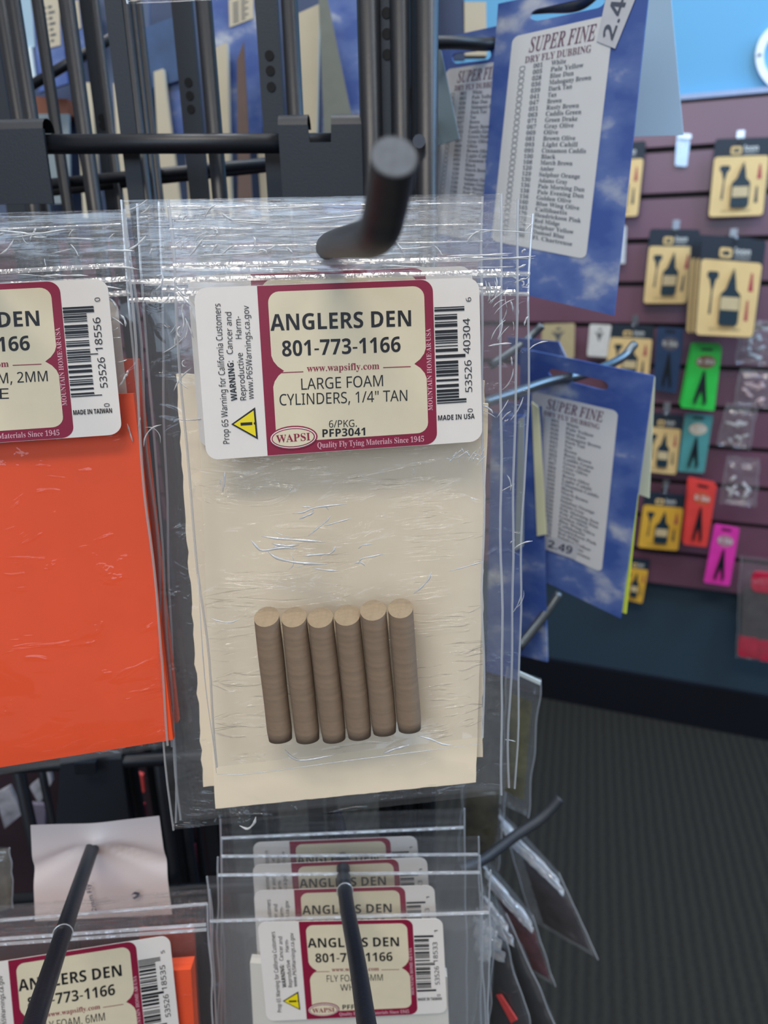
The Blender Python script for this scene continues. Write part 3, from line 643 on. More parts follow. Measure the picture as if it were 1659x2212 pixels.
# ================================================================ BLUE DUBBING CARDS (sky print, folded header)
ROWS = [('001', 'White'), ('005', 'Pale Yellow'), ('028', 'Blue Dun'), ('036', 'Mahogany Brown'), ('039', 'Dark Tan'), ('041', 'Tan'), ('047', 'Brown'), ('051', 'Rusty Brown'), ('063', 'Caddis Green'), ('071', 'Green Drake'), ('067', 'Gray Olive'), ('069', 'Olive'), ('081', 'Brown Olive'), ('093', 'Light Cahill'), ('095', 'Cinnamon Caddis'), ('100', 'Black'), ('108', 'March Brown'), ('120', 'Amber'), ('129', 'Sulphur Orange'), ('130', 'Adams Gray'), ('136', 'Pale Morning Dun'), ('138', 'Pale Evening Dun'), ('156', 'Golden Olive'), ('160', 'Blue Wing Olive'), ('165', 'Callibaetis'), ('170', 'Hendrickson Pink'), ('172', 'Red Midge'), ('176', 'Sulphur Yellow'), ('180', 'Damsel Blue'), ('190', 'Fl. Chartreuse')]
LTP = [(0, 0), (210, 0), (210, 490), (0, 490)]
def holed(fr, outer, hole, h, th):
    """slab with a hole: bridge polygon through the top"""
    bm = bmesh.new()
    pts = fr.t(outer, h); hp = fr.t(hole, h)
    vo = [bm.verts.new(V(p)) for p in pts]; vh = [bm.verts.new(V(p)) for p in hp]
    eo = [bm.edges.new((vo[i], vo[(i + 1) % len(vo)])) for i in range(len(vo))]; eh = [bm.edges.new((vh[i], vh[(i + 1) % len(vh)])) for i in range(len(vh))]
    bmesh.ops.triangle_fill(bm, use_beauty=True, edges=eo + eh, normal=V(fr.n))
    r = bmesh.ops.extrude_face_region(bm, geom=bm.faces[:])
    for g in r['geom']:
        if isinstance(g, bmesh.types.BMVert): g.co -= V(fr.n) * th
    bmesh.ops.recalc_face_normals(bm, faces=bm.faces[:])
    bm.verts.index_update(); vs = [v.co[:] for v in bm.verts]; fs = [[v.index for v in f.verts] for f in bm.faces]; bm.free(); return np.array(vs), fs
def dub_card(quad, plane, panel, label, slot=None, rows=30, price=None, title=True, thick=.0012, ink=True):
    fr = Frame(quad, plane, quad)
    if slot:
        sf = Frame(slot, plane, [(0, 0), (100, 0), (100, 25), (0, 25)]); hp = sf.t(rrect(0, 0, 100, 25, 12, 6)); 
        # slot outline given as real points: convert through the plane frame
        A = np.array([quad[0], quad[1], quad[2], quad[3]], float)
        sl = rrect(0, 0, 100, 25, 12, 5); Hs = homography([(0, 0), (100, 0), (100, 25), (0, 25)], slot)
        S = np.c_[np.array(sl), np.ones(len(sl))] @ Hs.T; S = [tuple(q) for q in S[:, :2] / S[:, 2:3]]
        c = mk('dubbing_card', *holed(fr, quad, S, 0, thick), SKY)
    else: c = mk('dubbing_card', *slab(fr, quad, 0, thick), SKY)
    tag(c, label, 'card', 'blue dubbing cards')
    if panel:
        pf = Frame(panel, plane, LTP)
        pn = mk('list_panel', *poly(pf, rrect(0, 0, 210, 490, 14, 5), .0003), mat('list_paper', '#d6d8d9', .55, 0, .01), c)
        if ink:
            T = [txt(pf, serif('SUPER FINE', True), (40, 42), (178, 42), 31, .0005, .04, 0)]
            mk('lettering', *join(*T), INKM, pn, label='mauve heading lettering')
            mk('lettering', *txt(pf, serif('DRY FLY DUBBING'), (34, 64), (172, 64), 14, .0005), INKM, pn, label='mauve subheading lettering')
            T = []
            for i, (a, b) in enumerate(ROWS[:rows]):
                y = 78 + i * 13.4
                T.append(txt(pf, serif(a), (54, y), (74, y), 9, .0005)); T.append(txt(pf, serif(b), (92, y), (92 + len(b) * 6.2, y), 9.5, .0005))
            mk('lettering', *join(*T), INKG, pn)
            Bx = []
            for i in range(rows):
                y = 70 + i * 13.4; o_ = rrect(24, y, 36, y + 11, 3, 2); 
                for k in range(len(o_)):
                    a = np.array(o_[k]); b = np.array(o_[(k + 1) % len(o_)]); cc = np.array([30, y + 5.5])
                    Bx.append(poly(pf, [tuple(a), tuple(b), tuple(b + (cc - b) * .2), tuple(a + (cc - a) * .2)], .0005))
            mk('tick_box', *join(*Bx), INKG, pn)
            if price:
                sf = Frame(price[0], plane, [(0, 0), (90, 0), (90, 40), (0, 40)]); st = mk('price_sticker', *poly(sf, [(0, 0), (90, 0), (90, 40), (0, 40)], .0007), mat('sticker_grey', '#c4c6cc', .5), c)
                mk('lettering', *txt(sf, price[1], (8, 30), (80, 30), 20, .0009, .02), INKG, st)
    return c, fr
P1 = Plane(1200, 300, .315, 34, 0); P3 = Plane(1270, 1040, .40, 40, 0); P2 = Plane(1010, 250, .36, 30, 0); P4 = Plane(1150, 1150, .42, 40, 0)
# back flap behind the big card
def flap(quad, plane, m, label, parent=None):
    fr = Frame(quad, plane); return mk('back_flap', *prism(np.array(fr.c), fr.n, .0008), m, parent, label=label)
c1, f1 = dub_card([(1076, 8), (1406, -62), (1326, 682), (1030, 612)], P1, [(1108, 80), (1328, 30), (1266, 560), (1062, 520)], 'large blue dubbing card at upper right with readable colour list', slot=[(1138, 22), (1300, -14), (1300, 12), (1142, 46)], price=([(1290, 90), (1320, -50), (1395, -55), (1330, 106)], '2.49'))
flap([(1406, -62), (1446, -40), (1476, 292), (1344, 296)], Plane(1420, 200, .34, 34, -4), mat('pale_blue_and_cast_card', '#a9c8dc', .6, 0, .02, 10), 'white back flap with a blue cast put into its colour', c1)  # flap is white paper; the blue light on it is put into the colour
c2, f2 = dub_card([(944, 84), (1092, 52), (1070, 560), (900, 540)], P2, [(965, 150), (1110, 128), (1080, 530), (925, 500)], 'smaller blue dubbing card tucked behind the large upper one', slot=[(974, 108), (1060, 96), (1060, 114), (978, 126)])
flap([(934, 95), (952, 110), (992, 300), (934, 318)], Plane(960, 200, .345, 30, 0), mat('grey_green_card', '#7f949e', .6, 0, .02, 10), 'grey back flap', c2)
c3, f3 = dub_card([(1124, 752), (1412, 812), (1340, 1336), (1118, 1228)], P3, [(1150, 845), (1336, 888), (1300, 1236), (1132, 1160)], 'blue dubbing card at middle right with slot and long hook', slot=[(1183, 798), (1312, 828), (1310, 852), (1182, 818)], price=([(1158, 1150), (1252, 1176), (1244, 1208), (1156, 1178)], '$ 2.49'))
flap([(1412, 812), (1414, 816), (1402, 1076), (1368, 1064)], Plane(1400, 900, .405, 40, 0), PAPY, 'pale yellow back flap', c3)
mk('bright_edge', *prism(np.array(Frame([(1370, 1064), (1378, 1068), (1352, 1326), (1342, 1322)], Plane(1360, 1200, .402, 40, 0)).c), P3.n, .001), mat('lime_edge', '#dfe84a', .5), c3)
c4, f4 = dub_card([(1085, 868), (1168, 878), (1182, 1430), (1060, 1400)], P4, None, 'blue dubbing card partly seen behind the clear bag edges')
flap([(1148, 868), (1163, 880), (1180, 1154), (1160, 1158)], P4.off(.002), PAPY, 'pale yellow flap', c4)
c5, f5 = dub_card([(1095, 728), (1206, 738), (1222, 770), (1120, 790)], Plane(1150, 750, .45, 40, 0), None, 'blue card edge just above the middle right card')
c6, f6 = dub_card([(1062, 892), (1134, 898), (1120, 1470), (1050, 1450)], Plane(1100, 1150, .39, 30, 0), None, 'innermost blue card seen through the stacked clear bags')
flap([(1120, 905), (1132, 900), (1130, 1180), (1112, 1190)], Plane(1100, 1150, .388, 30, 0), PAPG, 'grey flap', c6)
SIDEH = mat('grey_wire', '#5d6468', .3, .7, .1, 500)
hook(None, [(1040, 872, .36), (1110, 850, .372), (1180, 826, .385), (1250, 812, .396), (1300, 795, .42), (1345, 772, .435), (1370, 744, .44)], 'long grey hook through the slot of the middle right card', .0026, plate=False, m=SIDEH)
hook(None, [(1060, 790, .45), (1120, 750, .455), (1145, 728, .46), (1170, 704, .46)], 'short grey hook tip above the blue card edge', .0026, plate=False, m=SIDEH)
hook(None, [(1120, 1400, .42), (1175, 1330, .43), (1208, 1282, .435)], 'grey hook tip below the middle right blue card', .0026, plate=False, m=SIDEH)
hook(None, [(990, 1880, .36), (1046, 1855, .37), (1110, 1808, .38), (1160, 1775, .385), (1185, 1752, .387), (1210, 1724, .388)], 'dark hook with upturned end in front of the carpet', .0027, plate=False, m=WIRE)
hook(None, [(930, 92, .33), (990, 92, .335), (1060, 95, .345), (1090, 70, .35)], 'hook bar entering the upper small blue card', .0027, plate=False, m=BLK)
hook(None, [(1100, 20, .34), (1180, 14, .33), (1250, 8, .31), (1300, -30, .30)], 'hook in the slot of the large upper blue card', .0027, plate=False, m=SIDEH)
# ================================================================ PACKAGES ON THE FAR SIDE OF THE RACK (seen through the grid)
FARP = Plane(400, 200, .50, 0, 0)
def far_card(quad, m, label, off=0, text=False, th=.003, panel=None, name='hanging_card'):
    pl = FARP.off(off); fr = Frame(quad, pl, quad); o = mk(name, *slab(fr, quad, 0, th), m); tag(o, label, 'card', 'cards on the far side of the rack')
    if panel:
        pf = Frame(panel, pl, [(0, 0), (60, 0), (60, 80), (0, 80)]); p = mk('printed_panel', *poly(pf, [(0, 0), (60, 0), (60, 80), (0, 80)], .0006), PAPC, o)
        T = []
        for i in range(7):
            for a, b in ((10, 24), (30, 30 + 10 + (i * 7) % 14)): T.append(quadpoly(pf, a, 14 + i * 9, b, 17 + i * 9, .0009))
        mk('lettering', *join(*T), INKG, p)
    return o
far_card([(22, -20), (64, -20), (78, 100), (44, 112)], mat('pale_blue_and_cast_card', '#a9c8dc'), 'pale blue card at the top left corner')
far_card([(44, 112), (66, 100), (76, 176), (54, 192)], mat('bright_paper', '#e6f6fb', .6), 'bright white card corner below the pale blue card', .004)
far_card([(66, -20), (126, -20), (146, 180), (84, 200)], SKY, 'sky print card with cream text panel, top left', 0, panel=[(78, 0), (128, -10), (132, 98), (92, 108)])
far_card([(132, -20), (186, -20), (200, 120), (150, 150)], SKY, 'sky print card with pale panel beside the green strip', .003, panel=[(140, 10), (170, 0), (176, 60), (150, 80)])
far_card([(176, -20), (204, -20), (206, 96), (192, 104)], mat('green_strip', '#3f6b52', .6), 'narrow dark green card between the wires', .006)
far_card([(56, 206), (146, 214), (146, 246), (60, 246)], mat('brown_box', '#8a5138', .6), 'brown box top seen low between left wires', -.02, th=.05, name='brown_box')
far_card([(60, 246), (148, 246), (152, 440), (72, 440)], PAPG, 'grey card under the brown box top', -.02)
far_card([(162, 178), (198, 178), (214, 470), (180, 470)], PAPC, 'upright cream card edge left of the thick post', .01, th=.006)
far_card([(244, 180), (262, 178), (296, 470), (262, 470)], PAPC, 'thin cream card edge just left of the thick post', .01, th=.006)
far_card([(312, 60), (392, 30), (404, 168), (330, 190)], mat('navy_pack', '#2b4a78', .35, 0, .3, 60), 'dark navy package with glossy film between the posts', .01)
far_card([(330, 168), (404, 150), (412, 290), (346, 300)], SKY, 'blue print card under the navy package', .006)
far_card([(332, 155), (352, 148), (392, 470), (350, 470)], PAPC, 'tilted cream card edge beside the slotted strip', .016, th=.006)
far_card([(446, -20), (560, -20), (566, 300), (452, 300)], SKY, 'large sky print card left of the second slotted strip', 0, panel=[(494, 0), (548, -18), (548, 40), (496, 60)])
far_card([(452, 108), (490, 92), (500, 470), (470, 470)], PAPC, 'broad cream card standing between wire and strip', .014, th=.008)
far_card([(512, 130), (526, 90), (542, 130), (548, 470), (514, 470)][0:1] + [(526, 90), (546, 470), (514, 470)], mat('brown_feather', '#6d5a52', .7), 'brown pointed feather hanging before the sky card', .02, name='feather')
far_card([(632, 34), (690, 8), (684, 300), (640, 300)], PAPC, 'broad cream card right of the notched strip', .02, th=.01)
far_card([(688, -10), (704, -20), (766, 280), (700, 300)], mat('grey_olive_card', '#7a8078', .6), 'grey folded card flap leaning in front of sky card', .024)
far_card([(690, -30), (800, -30), (800, 460), (700, 460)], SKY, 'sky print card beside the corner post', -.005)
far_card([(400, 300), (452, 300), (462, 470), (408, 470)], PAPC, 'pale card low behind the double rods', .0)
far_card([(556, 330), (624, 330), (630, 480), (566, 480)], PAPC, 'pale card low beside the hook plate', .0)
far_card([(214, -20), (320, -20), (330, 300), (232, 300)], mat('slate_card', '#4d5b78', .5, 0, .3, 30), 'slate blue card behind the thick post', -.01)
far_card([(-30, 150), (30, 150), (46, 460), (-20, 460)], mat('slate_card', '#4d5b78'), 'slate blue card at the left edge', -.01)
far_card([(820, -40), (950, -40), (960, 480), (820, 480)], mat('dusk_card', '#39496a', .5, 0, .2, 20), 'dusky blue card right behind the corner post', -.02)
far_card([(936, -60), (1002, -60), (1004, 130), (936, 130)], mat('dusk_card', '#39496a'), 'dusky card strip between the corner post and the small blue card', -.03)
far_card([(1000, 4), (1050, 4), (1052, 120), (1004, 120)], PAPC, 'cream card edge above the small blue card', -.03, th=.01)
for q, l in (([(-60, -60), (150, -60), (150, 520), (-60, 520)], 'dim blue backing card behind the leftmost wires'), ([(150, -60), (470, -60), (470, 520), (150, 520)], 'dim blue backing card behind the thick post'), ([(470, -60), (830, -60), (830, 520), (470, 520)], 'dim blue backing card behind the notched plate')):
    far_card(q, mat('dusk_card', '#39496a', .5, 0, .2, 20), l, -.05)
# a bag bottom hanging into the frame at the top
b, _ = bag([(270, -160), (520, -200), (500, -2), (276, 9)], Plane(380, 0, .235, 0, 0), 'bottom edge of a clear bag hanging in from above', nu=16, nv=16, zips=(), seed=11, name='clear_bag')
# dark interior and things behind the lower left
LOWP = Plane(250, 1750, .47, 0, 0)
def low(quad, m, label, off=0, th=.003, name='hanging_pack', cat='package'):
    pl = LOWP.off(off); fr = Frame(quad, pl, quad); return tag(mk(name, *slab(fr, quad, 0, th), m), label, cat, 'packages low behind the rack')
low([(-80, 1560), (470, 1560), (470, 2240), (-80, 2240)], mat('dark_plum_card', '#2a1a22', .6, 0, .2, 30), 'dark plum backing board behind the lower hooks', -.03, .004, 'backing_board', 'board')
SILV = mat('silver_film_pack', '#a9a9b2', .3, .3, .4, 120)
low([(64, 1700), (108, 1664), (112, 1690), (84, 1738)], SILV, 'crumpled silver pack between the left wires', .0)
low([(-10, 1716), (20, 1700), (46, 1760), (10, 1790)], SILV, 'silver pack at the left edge below the orange foam', .0)
RDP = mat('red_pack', '#d8504e', .4, 0, .2, 80); MRP = mat('dark_red_pack', '#8d2338', .5, 0, .2, 80)
low([(290, 1670), (308, 1676), (312, 1712), (296, 1708)], RDP, 'small coral pack right of the lower plate', .0)
low([(318, 1682), (328, 1690), (352, 1742), (340, 1746)], mat('pink_pack', '#d98a90', .4), 'slim pink pack beside the coral one', .004)
low([(292, 1740), (312, 1740), (316, 1800), (296, 1790)], MRP, 'dark red pack touching the white tag', .0)
low([(376, 1810), (420, 1830), (428, 1912), (392, 1890)], MRP, 'dark red pack above the lower right rail', .0)
low([(322, 1650), (350, 1650), (346, 1694), (334, 1690)], mat('ochre_pack', '#6b5a34', .6), 'ochre pack high beside the hanging bag', -.005)
low([(66, 1738), (98, 1740), (96, 1790), (74, 1790)], mat('lilac_card', '#6b6474', .6), 'lilac grey card under the crumpled silver pack', -.004)
vert(52, 1720, .0034, -.01, .3, .9); vert(128, 1850, .0022, -.02, .3, .9); vert(356, 1740, .003, -.01, .3, .9); vert(420, 1900, .003, -.03, .3, .9)
# ================================================================ MAIN STACK OF BAGS
MP = Plane(740, 700, .187, 1.0, 6)
# rearmost to frontmost
b3, _ = bag([(345, 436), (1150, 462), (1112, 1702), (380, 1776)], MP.off(-.018), 'clear bag rearmost in the centre stack, edge reaching furthest right', group='clear bags of the centre stack', seed=1, thick=.004, zips=(.09, .12), amp=.0006)
b2, _ = bag([(300, 440), (1118, 430), (1100, 1700), (390, 1770)], MP.off(-.013), 'clear bag third from the front of the centre stack', group='clear bags of the centre stack', seed=2, thick=.004, amp=.0006, fh=FILMH)
b1, _ = bag([(262, 432), (1084, 418), (1082, 1716), (374, 1792)], MP.off(-.0075), 'clear bag of cream foam whose left edge and bottom show most', group='clear bags of the centre stack', seed=3, thick=.0055, amp=.0007)
sheet([(380, 806), (1046, 822), (1043, 1635), (440, 1700)], MP.off(-.0105), .002, FOAMC, 'cream foam sheet behind, its torn left edge showing', rough=.004, n=40, group='cream foam sheets')
sheet([(428, 862), (1055, 872), (1028, 1690), (465, 1747)], MP.off(-.0065), .002, FOAMC, 'front cream foam sheet behind the tan cylinders', rough=.0015, n=40, group='cream foam sheets')
foam_label(b1, [(404, 596), (1020, 574), (1028, 930), (432, 968)], MP.off(-.0045), 0, (('FLY FOAM, 6MM', ((655, 840), (840, 832))), ('WHITE', ((700, 873), (790, 868)))), ('PFF6001',), '5352618533', '1', 'MADE IN TAIWAN', 5)
bm_, fm_ = bag([(362, 432), (1045, 425), (1042, 1592), (470, 1656)], MP.off(.0), 'front clear resealable bag holding six tan foam cylinders', seed=4, thick=.0055, amp=.0006, fm=FILM2, zips=(.012, .045, .072, .10, .122, .143), nv=90, nu=50, zipv=.145)
foam_label(bm_, LT, MP.off(.0042), 0, (('LARGE FOAM', ((660, 840), (836, 832))), ('CYLINDERS, 1/4" TAN', ((612, 874), (887, 864)))), ('PFP3041', '6/PKG.'), '5352640304', '6', 'MADE IN USA', 3)
S_ = [[(645, 1102), (668, 1099), (690, 1090), (722, 1085), (762, 1081), .00022], [(660, 1113), (676, 1106), (692, 1099), .00025], [(727, 1106), (718, 1118), (700, 1132), (678, 1150), .00018],
      [(578, 1150), (620, 1155), (668, 1158), (716, 1162), .0003], [(555, 1158), (566, 1170), (580, 1180), (620, 1174), (656, 1176), .0003], [(592, 1182), (610, 1195), (640, 1203), (680, 1207), (720, 1209), .00034],
      [(668, 1191), (692, 1189), (718, 1187), .00028], [(690, 1217), (715, 1221), (742, 1223), .0002], [(785, 1208), (792, 1197), (815, 1192), (844, 1186), .00018], [(900, 1271), (917, 1256), (930, 1241), (936, 1226), .00022],
      [(972, 1224), (1000, 1216), (1020, 1210), (1040, 1204), .00014], [(785, 1176), (795, 1168), (816, 1166), .00016], [(498, 1014), (497, 1030), (493, 1056), .0002], [(628, 1602), (640, 1616), (660, 1624), (695, 1620), (736, 1612), .0003],
      [(836, 1610), (860, 1600), (890, 1592), .00035], [(908, 1572), (935, 1580), (958, 1590), (982, 1594), .00022], [(464, 1324), (485, 1330), (510, 1332), (530, 1325), .00016], [(712, 1128), (740, 1120), (770, 1112), .00018], [(600, 1165), (630, 1170), (660, 1168), .0003],
      [(475, 1652), (470, 1600), (450, 1450), (436, 1230), .00012], [(476, 1655), (560, 1652), (760, 1625), (1036, 1590), .00012]]
S_ += rand_strokes(9, 600, 1060, 780, 1230, 12, 40, .00018, 5, -.2, .5, .5) + rand_strokes(5, 460, 1010, 900, 1060, 8, 22, .00012, 8, -.8, .9, .4)
crease_glints(bm_, fm_, S_, .0042)
H_ = rand_strokes(34, 375, 445, 1030, 580, 40, 150, .00016, 11, -.03, .06, .05) + rand_strokes(26, 380, 445, 1025, 565, 14, 46, .00022, 12, -.5, .9, .7)
crease_glints(bm_, fm_, [p for p in H_ if not any(650 < q[0] < 730 and 500 < q[1] < 575 for q in p[:-1])], .0024)
crease_glints(bm_, fm_, rand_strokes(16, 970, 980, 1040, 1000, 10, 30, .00014, 14, -1.2, .6, .5) + rand_strokes(12, 372, 600, 412, 860, 14, 50, .0002, 15, 1.3, .5, .6), .003)
f1_ = Frame([(262, 432), (1084, 418), (1082, 1716), (374, 1792)], MP.off(-.0075))
crease_glints(b1, f1_, rand_strokes(9, 272, 450, 350, 640, 14, 60, .00022, 21, -.6, .7, .6) + rand_strokes(9, 290, 640, 400, 960, 20, 70, .0002, 22, -.9, .8, .6) + rand_strokes(14, 1052, 620, 1072, 900, 20, 60, .00018, 23, -1.1, .5, .5) + [[(530, 1768), (548, 1775), (562, 1762), (566, 1748), .00035]], .0032)
f3_ = Frame([(345, 436), (1150, 462), (1112, 1702), (380, 1776)], MP.off(-.018))
crease_glints(b3, f3_, rand_strokes(9, 1088, 480, 1140, 620, 10, 36, .0002, 24, -.8, .8, .6) + rand_strokes(12, 1080, 640, 1142, 900, 16, 60, .00018, 25, -1.1, .5, .5) + rand_strokes(8, 1080, 1000, 1110, 1700, 10, 50, .00014, 26, -1.2, .5, .5), .0024)
# curl of film standing off the inner pouch bottom
# six foam cylinders
tops = [(576, 1332), (635, 1333), (692, 1334), (750, 1329), (806, 1318), (865, 1314)]
bots = [(606, 1596), (665, 1597), (722, 1596), (777, 1590), (831, 1581), (885, 1575)]
CP = MP.off(.0045)
order = ['leftmost tan foam cylinder of the six in the bag', 'second tan foam cylinder from the left in the bag', 'third tan foam cylinder from the left in the bag', 'third tan foam cylinder from the right in the bag', 'second tan foam cylinder from the right in the bag', 'rightmost tan foam cylinder, its top standing highest']
for k, (t, bt) in enumerate(zip(tops, bots)):
    a = CP.at(*bt); c = CP.at(*t); ax = (c - a) / np.linalg.norm(c - a); L_ = np.linalg.norm(c - a)
    r = .00352 if k < 5 else .0034
    sx = np.cross(ax, MP.n); sx /= np.linalg.norm(sx); sy = np.cross(sx, ax)   # sy ~ towards camera
    if np.dot(sy, MP.n) < 0: sy = -sy
    seg, rings = 36, 12; vs = []; fs = []
    for j in range(rings + 1):
        tt = j / rings
        rr = r * (1 - .05 * (1 - math.cos(tt * 9 + k)) * .3)
        if j == 0: rr *= .93
        for i in range(seg):
            an = 2 * math.pi * i / seg; q = a + ax * L_ * tt + sx * math.cos(an) * rr + sy * math.sin(an) * rr
            cut = .47 if j > rings - 2 else (-.1 if j == 0 else 0)             # hand-cut ends slope forward
            q = q - ax * (math.sin(an) * rr * cut)
            vs.append(q)
    for j in range(rings):
        for i in range(seg): fs.append([j * seg + i, j * seg + (i + 1) % seg, (j + 1) * seg + (i + 1) % seg, (j + 1) * seg + i])
    fs.append(list(range(seg))[::-1])
    o = mk('foam_cylinder', vs, fs, TAN, None, True); tag(o, order[k], 'foam cylinder', 'tan foam cylinders')
    mk('cut_end', [v + ax * 0.00002 for v in vs[rings * seg:]], [list(range(seg))], TANE, o, label='pale cut end')
# ================================================================ LEFT STACK: ORANGE FOAM
LP_ = Plane(100, 700, .192, 1.0, 5)
b_, _ = bag([(-420, 470), (276, 452), (372, 1612), (-330, 1730)], LP_.off(-.008), 'clear bag behind in the left stack, holding a second orange sheet', group='clear bags of the left stack', seed=6, thick=.005)
foam_label(b_, [(-385, 650), (252, 640), (290, 1000), (-350, 1040)], LP_.off(-.0045), 0, (('FLY FOAM, 2MM', ((655, 840), (840, 832))), ('ORANGE', ((700, 873), (790, 868)))), ('PFF2006',), '5352618556', '0', 'MADE IN TAIWAN', 9)
sheet([(-330, 790), (297, 775), (385, 1560), (-300, 1660)], LP_.off(-.0085), .002, FOAMO, 'orange foam sheet behind, corner standing higher', group='orange foam sheets')
b_, _ = bag([(-450, 486), (266, 458), (368, 1608), (-360, 1735)], LP_, 'front clear bag of the left stack over bright orange foam', group='clear bags of the left stack', seed=5, thick=.005, zips=(.02, .085, .108, .13))
sheet([(-330, 868), (288, 850), (374, 1598), (-300, 1706)], LP_.off(-.0002), .0018, FOAMO, 'front orange foam sheet filling the left edge of the picture', group='orange foam sheets')
fl_ = Frame([(-450, 486), (266, 458), (368, 1608), (-360, 1735)], LP_)
crease_glints(b_, fl_, rand_strokes(16, 0, 480, 250, 600, 30, 110, .00018, 31, -.03, .08, .05) + rand_strokes(10, 0, 500, 250, 570, 12, 40, .0002, 32, -.9, .7, .5) + rand_strokes(10, 236, 620, 280, 880, 12, 40, .0002, 33, -1, .7, .6), .0026)
foam_label(b_, [(-400, 632), (231, 601), (264, 938), (-368, 982)], LP_.off(.0045), 0, (('FLY FOAM, 2MM', ((700, 838), (905, 829))), ('ORANGE', ((640, 873), (825, 868)))), ('PFF2006',), '5352618556', '0', 'MADE IN TAIWAN', 7)
# ================================================================ LOWER CENTRE STACK
SP = Plane(750, 2050, .280, 1, 4)
stk = [([(476, 1768), (1003, 1745), (1010, 2300), (490, 2330)], [(546, 1820), (900, 1806), (915, 1990), (560, 2010)], -.024, 'clear bag rearmost of the lower centre stack'),
       ([(478, 1808), (1034, 1806), (1040, 2320), (480, 2350)], [(545, 1868), (922, 1852), (935, 2050), (560, 2070)], -.016, 'clear bag third of the lower centre stack'),
       ([(470, 1850), (1038, 1846), (1050, 2340), (475, 2370)], [(548, 1924), (938, 1912), (950, 2110), (560, 2130)], -.008, 'clear bag second of the lower centre stack'),
       ([(446, 1892), (1060, 1878), (1050, 2400), (480, 2440)], [(556, 1992), (956, 1984), (966, 2188), (576, 2206)], 0, 'front clear bag of white foam in the lower centre stack')]
for i, (q, lq, of, lb) in enumerate(stk):
    zf = 0.155 if i == 3 else .06
    b_, _ = bag(q, SP.off(of), lb, group='clear bags of the lower centre stack', seed=20 + i, thick=.004, nu=26, nv=40, zips=(zf,), zipv=zf, amp=.0004, fh=FILMS, fm=FILMG if i == 3 else FILMS)
    foam_label(b_, lq, SP.off(of + .0030), 0, (('FLY FOAM, 6MM', ((655, 840), (840, 832))), ('WHITE', ((700, 873), (790, 868)))), ('PFF6001',), '5352618533', '1', 'MADE IN TAIWAN', 11)
sheet([(540, 2080), (966, 2110), (976, 2400), (556, 2400)], SP.off(.0006), .004, FOAMW, 'white foam sheet in the front lower centre bag')
# ================================================================ LOWER LEFT STACK
QP = Plane(180, 2120, .272, 0, 6)
b_, _ = bag([(-120, 1990), (448, 1952), (470, 2420), (-100, 2480)], QP, 'front clear bag of the lower left stack with orange foam', seed=30, thick=.005, nu=26, nv=40, zips=(.075, .10), zipv=.11, amp=.0006)
foam_label(b_, [(-82, 2090), (366, 2020), (392, 2268), (-58, 2352)], QP.off(.0030), 0, (('FLY FOAM, 6MM', ((655, 840), (840, 832))), ('ORANGE', ((700, 873), (790, 868)))), ('PFF6006',), '5352618535', '5', 'MADE IN TAIWAN', 15)
sheet([(-60, 2130), (412, 2094), (430, 2400), (-40, 2400)], QP.off(.0004), .006, FOAMO, 'orange foam block edge beside the lower left label')
b_, _ = bag([(-120, 1965), (452, 1920), (480, 2400), (-100, 2460)], QP.off(-.01), 'second clear bag behind the lower left front bag', seed=31, thick=.004, nu=24, nv=30, zips=(.05,), amp=.0006)
sheet([(300, 2010), (418, 2010), (440, 2400), (320, 2400)], QP.off(-.0115), .002, mat('dull_orange_foam', '#a8452e', .7), 'dull orange foam behind at the lower left')
# white paper tag, creased around the hook
TPp = Plane(210, 1860, .292, 0, 3); fr = Frame([(66, 1782), (344, 1762), (372, 1975), (76, 1990)], TPp)
vs = []; fs = []; n1 = 24
for j in range(n1 + 1):
    for i in range(n1 + 1):
        u, v = i / n1, j / n1; dx, dy = u - .5, v - .17
        an = math.atan2(dy, dx); rr = math.hypot(dx, dy)
        crease = math.exp(-((an - .55) / .14) ** 2) + math.exp(-((an - 2.6) / .14) ** 2)
        sag = .012 * math.sin(math.pi * u) * (1 - v)
        h = -.0035 * crease * min(1, rr * 4) * math.exp(-rr * 1.2) + .004 * math.exp(-rr * 9)
        vs.append(fr.bil([(u, v + sag)], h)[0])
for j in range(n1):
    for i in range(n1): a = j * (n1 + 1) + i; fs.append([a, a + 1, a + n1 + 2, a + n1 + 1][::-1])
tg = tag(mk('paper_tag', vs, fs, mat('pinkish_paper', '#e6dad6', .7, 0, .02, 30), None, True), 'creased blank white paper tag pierced by the lower left hook', 'paper tag')
pf = fr.retmpl([(0, 0), (280, 0), (280, 200), (0, 200)])
mk('faint_print', *join(txt(pf, '2mm Fly', (132, 175), (122, 118), 9, .0022, .01), poly(pf, [(205, 146), (214, 140), (224, 143), (220, 152), (211, 156), (207, 152), (212, 151), (217, 147), (211, 145)], .0022)), INKG, tg)
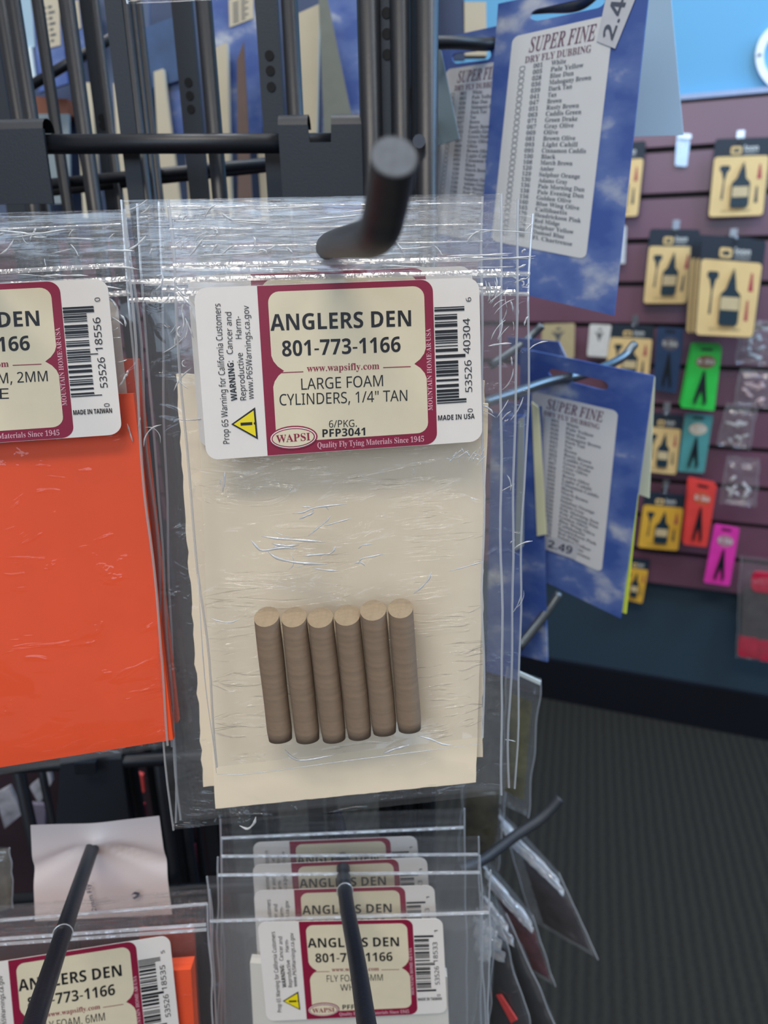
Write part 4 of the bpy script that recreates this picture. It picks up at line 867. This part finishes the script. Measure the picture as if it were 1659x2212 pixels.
# ================================================================ RIGHT LOWER: FEATHER AND FUR BAGS
def stuff_bag(quad, plane, hx, label, fill, seed, silver=True):
    b, fr = bag(quad, plane, label, 'bag', 'fur and feather bags at lower right', nu=20, nv=30, amp=.0012, seed=seed, zips=(), zipv=.22 if silver else .03, thick=.005, name='feather_bag', fm=FILMD, fh=FILMD, seam=.0003)
    f2 = fr.retmpl([(0, 0), (100, 0), (100, 200), (0, 200)]); rnd = random.Random(seed)
    mats_ = mat('fur_' + hx.strip('#'), hx, .8, 0, .45, 120, .6)
    m = 18; vs = []; fs = []
    for s in (1, -1):
        for j in range(m + 1):
            for i in range(9):
                u = fill[0] + (fill[2] - fill[0]) * i / 8; v = fill[1] + (fill[3] - fill[1]) * j / m
                e = min(1, 3 * min(i, 8 - i) / 8, 4 * min(j, m - j) / m)
                vs.append(f2.t([(u + 3 * noise.noise(Vector((j * .7, s, seed))), v)], s * .0016 * e + .0005 * noise.noise(Vector((i * .8, j * .8, seed))))[0])
    N = 9 * (m + 1)
    for s in range(2):
        for j in range(m):
            for i in range(8): a = s * N + j * 9 + i; q = [a, a + 1, a + 10, a + 9]; fs.append(q if s else q[::-1])
    mk('contents', vs, fs, mats_, b, True)
    if silver:
        hv = []; hf = []; hu = []
        for j in range(17):
            for i in range(21):
                u, v = 2 + 96 * i / 20, 2 + 44 * j / 16
                hv.append(f2.t([(u, v)], .003 + .0012 * math.sin(j * .9 + 2 * noise.noise(Vector((i * .15, j * .1, seed)))) + .0008 * noise.noise(Vector((i * .6, j * .5, seed))))[0]); hu.append((u * .0006, v * .0006))
        for j in range(16):
            for i in range(20): a = j * 21 + i; hf.append([a, a + 1, a + 22, a + 21][::-1])
        mk('folded_header', hv, hf, SILVF, b, True, hu)
        if seed < 45: crease_glints(b, f2, rand_strokes(10, 4, 4, 50, 40, 14, 40, .0003, seed, .0, .06, .04), .0045)
    return b, f2
SILVF = film('crumpled_header_film', 30, 500, .0012, 1, haze=.6, gloss=.2, thr=.5)
stuff_bag([(1096, 1440), (1168, 1466), (1142, 1766), (1080, 1735)], Plane(1120, 1600, .36, 35, 0), '#5d5a36', 'clear bag of olive fur hanging right of the centre stack', (14, 34, 80, 178), 41, False)
b_ = mk('bright_strip', *slab(Frame([(1120, 1450), (1168, 1472), (1166, 1480), (1118, 1458)], Plane(1120, 1600, .358, 35, 0), UNIT), UNIT, 0, .0005), mat('bright_paper', '#e6f6fb', .5)); tag(b_, 'thin bright folded strip at the top of the olive fur bag', 'strip')
stuff_bag([(1000, 1690), (1092, 1700), (1076, 1880), (990, 1860)], Plane(1040, 1780, .40, 20, 0), '#4a4836', 'dim olive bag low behind the centre stack', (10, 10, 90, 180), 42, False)
stuff_bag([(1078, 1745), (1208, 1885), (1292, 2072), (1150, 1990)], Plane(1170, 1900, .41, 38, 0), '#2e2529', 'dark bag with silvery header under the upturned hook', (20, 70, 92, 190), 43)
stuff_bag([(1046, 1850), (1150, 1975), (1200, 2130), (1110, 2080)], Plane(1120, 1980, .39, 38, 0), '#5a2a34', 'bag of dark red feathers left of the silvery one', (10, 60, 90, 190), 44)
stuff_bag([(1040, 1905), (1092, 1970), (1222, 2260), (1130, 2260)], Plane(1110, 2080, .37, 38, 0), '#11141b', 'black feather bag in the fan at lower right', (4, 40, 96, 196), 45)
bb, f2 = stuff_bag([(1030, 1960), (1082, 2000), (1168, 2290), (1040, 2290)], Plane(1080, 2100, .35, 38, 0), '#14161c', 'black bag with two pink strips at the bottom', (6, 36, 94, 196), 46)
mk('pink_strip', *join(slab(f2, [(52, 98), (64, 96), (88, 130), (74, 136)], .004, .0006), slab(f2, [(78, 146), (92, 146), (98, 180), (84, 180)], .004, .0006)), RDP, bb)
stuff_bag([(1052, 1985), (1072, 1990), (1050, 2290), (1010, 2290)], Plane(1050, 2100, .33, 38, 0), '#1b2430', 'narrow dark blue grey bag next to the lower centre stack', (10, 60, 90, 190), 47)
stuff_bag([(-60, 1835), (22, 1830), (30, 1960), (-50, 1990)], Plane(0, 1900, .30, 0, 0), '#6a665c', 'grey fur bag at the left edge above the lower label', (0, 4, 98, 196), 48, False)
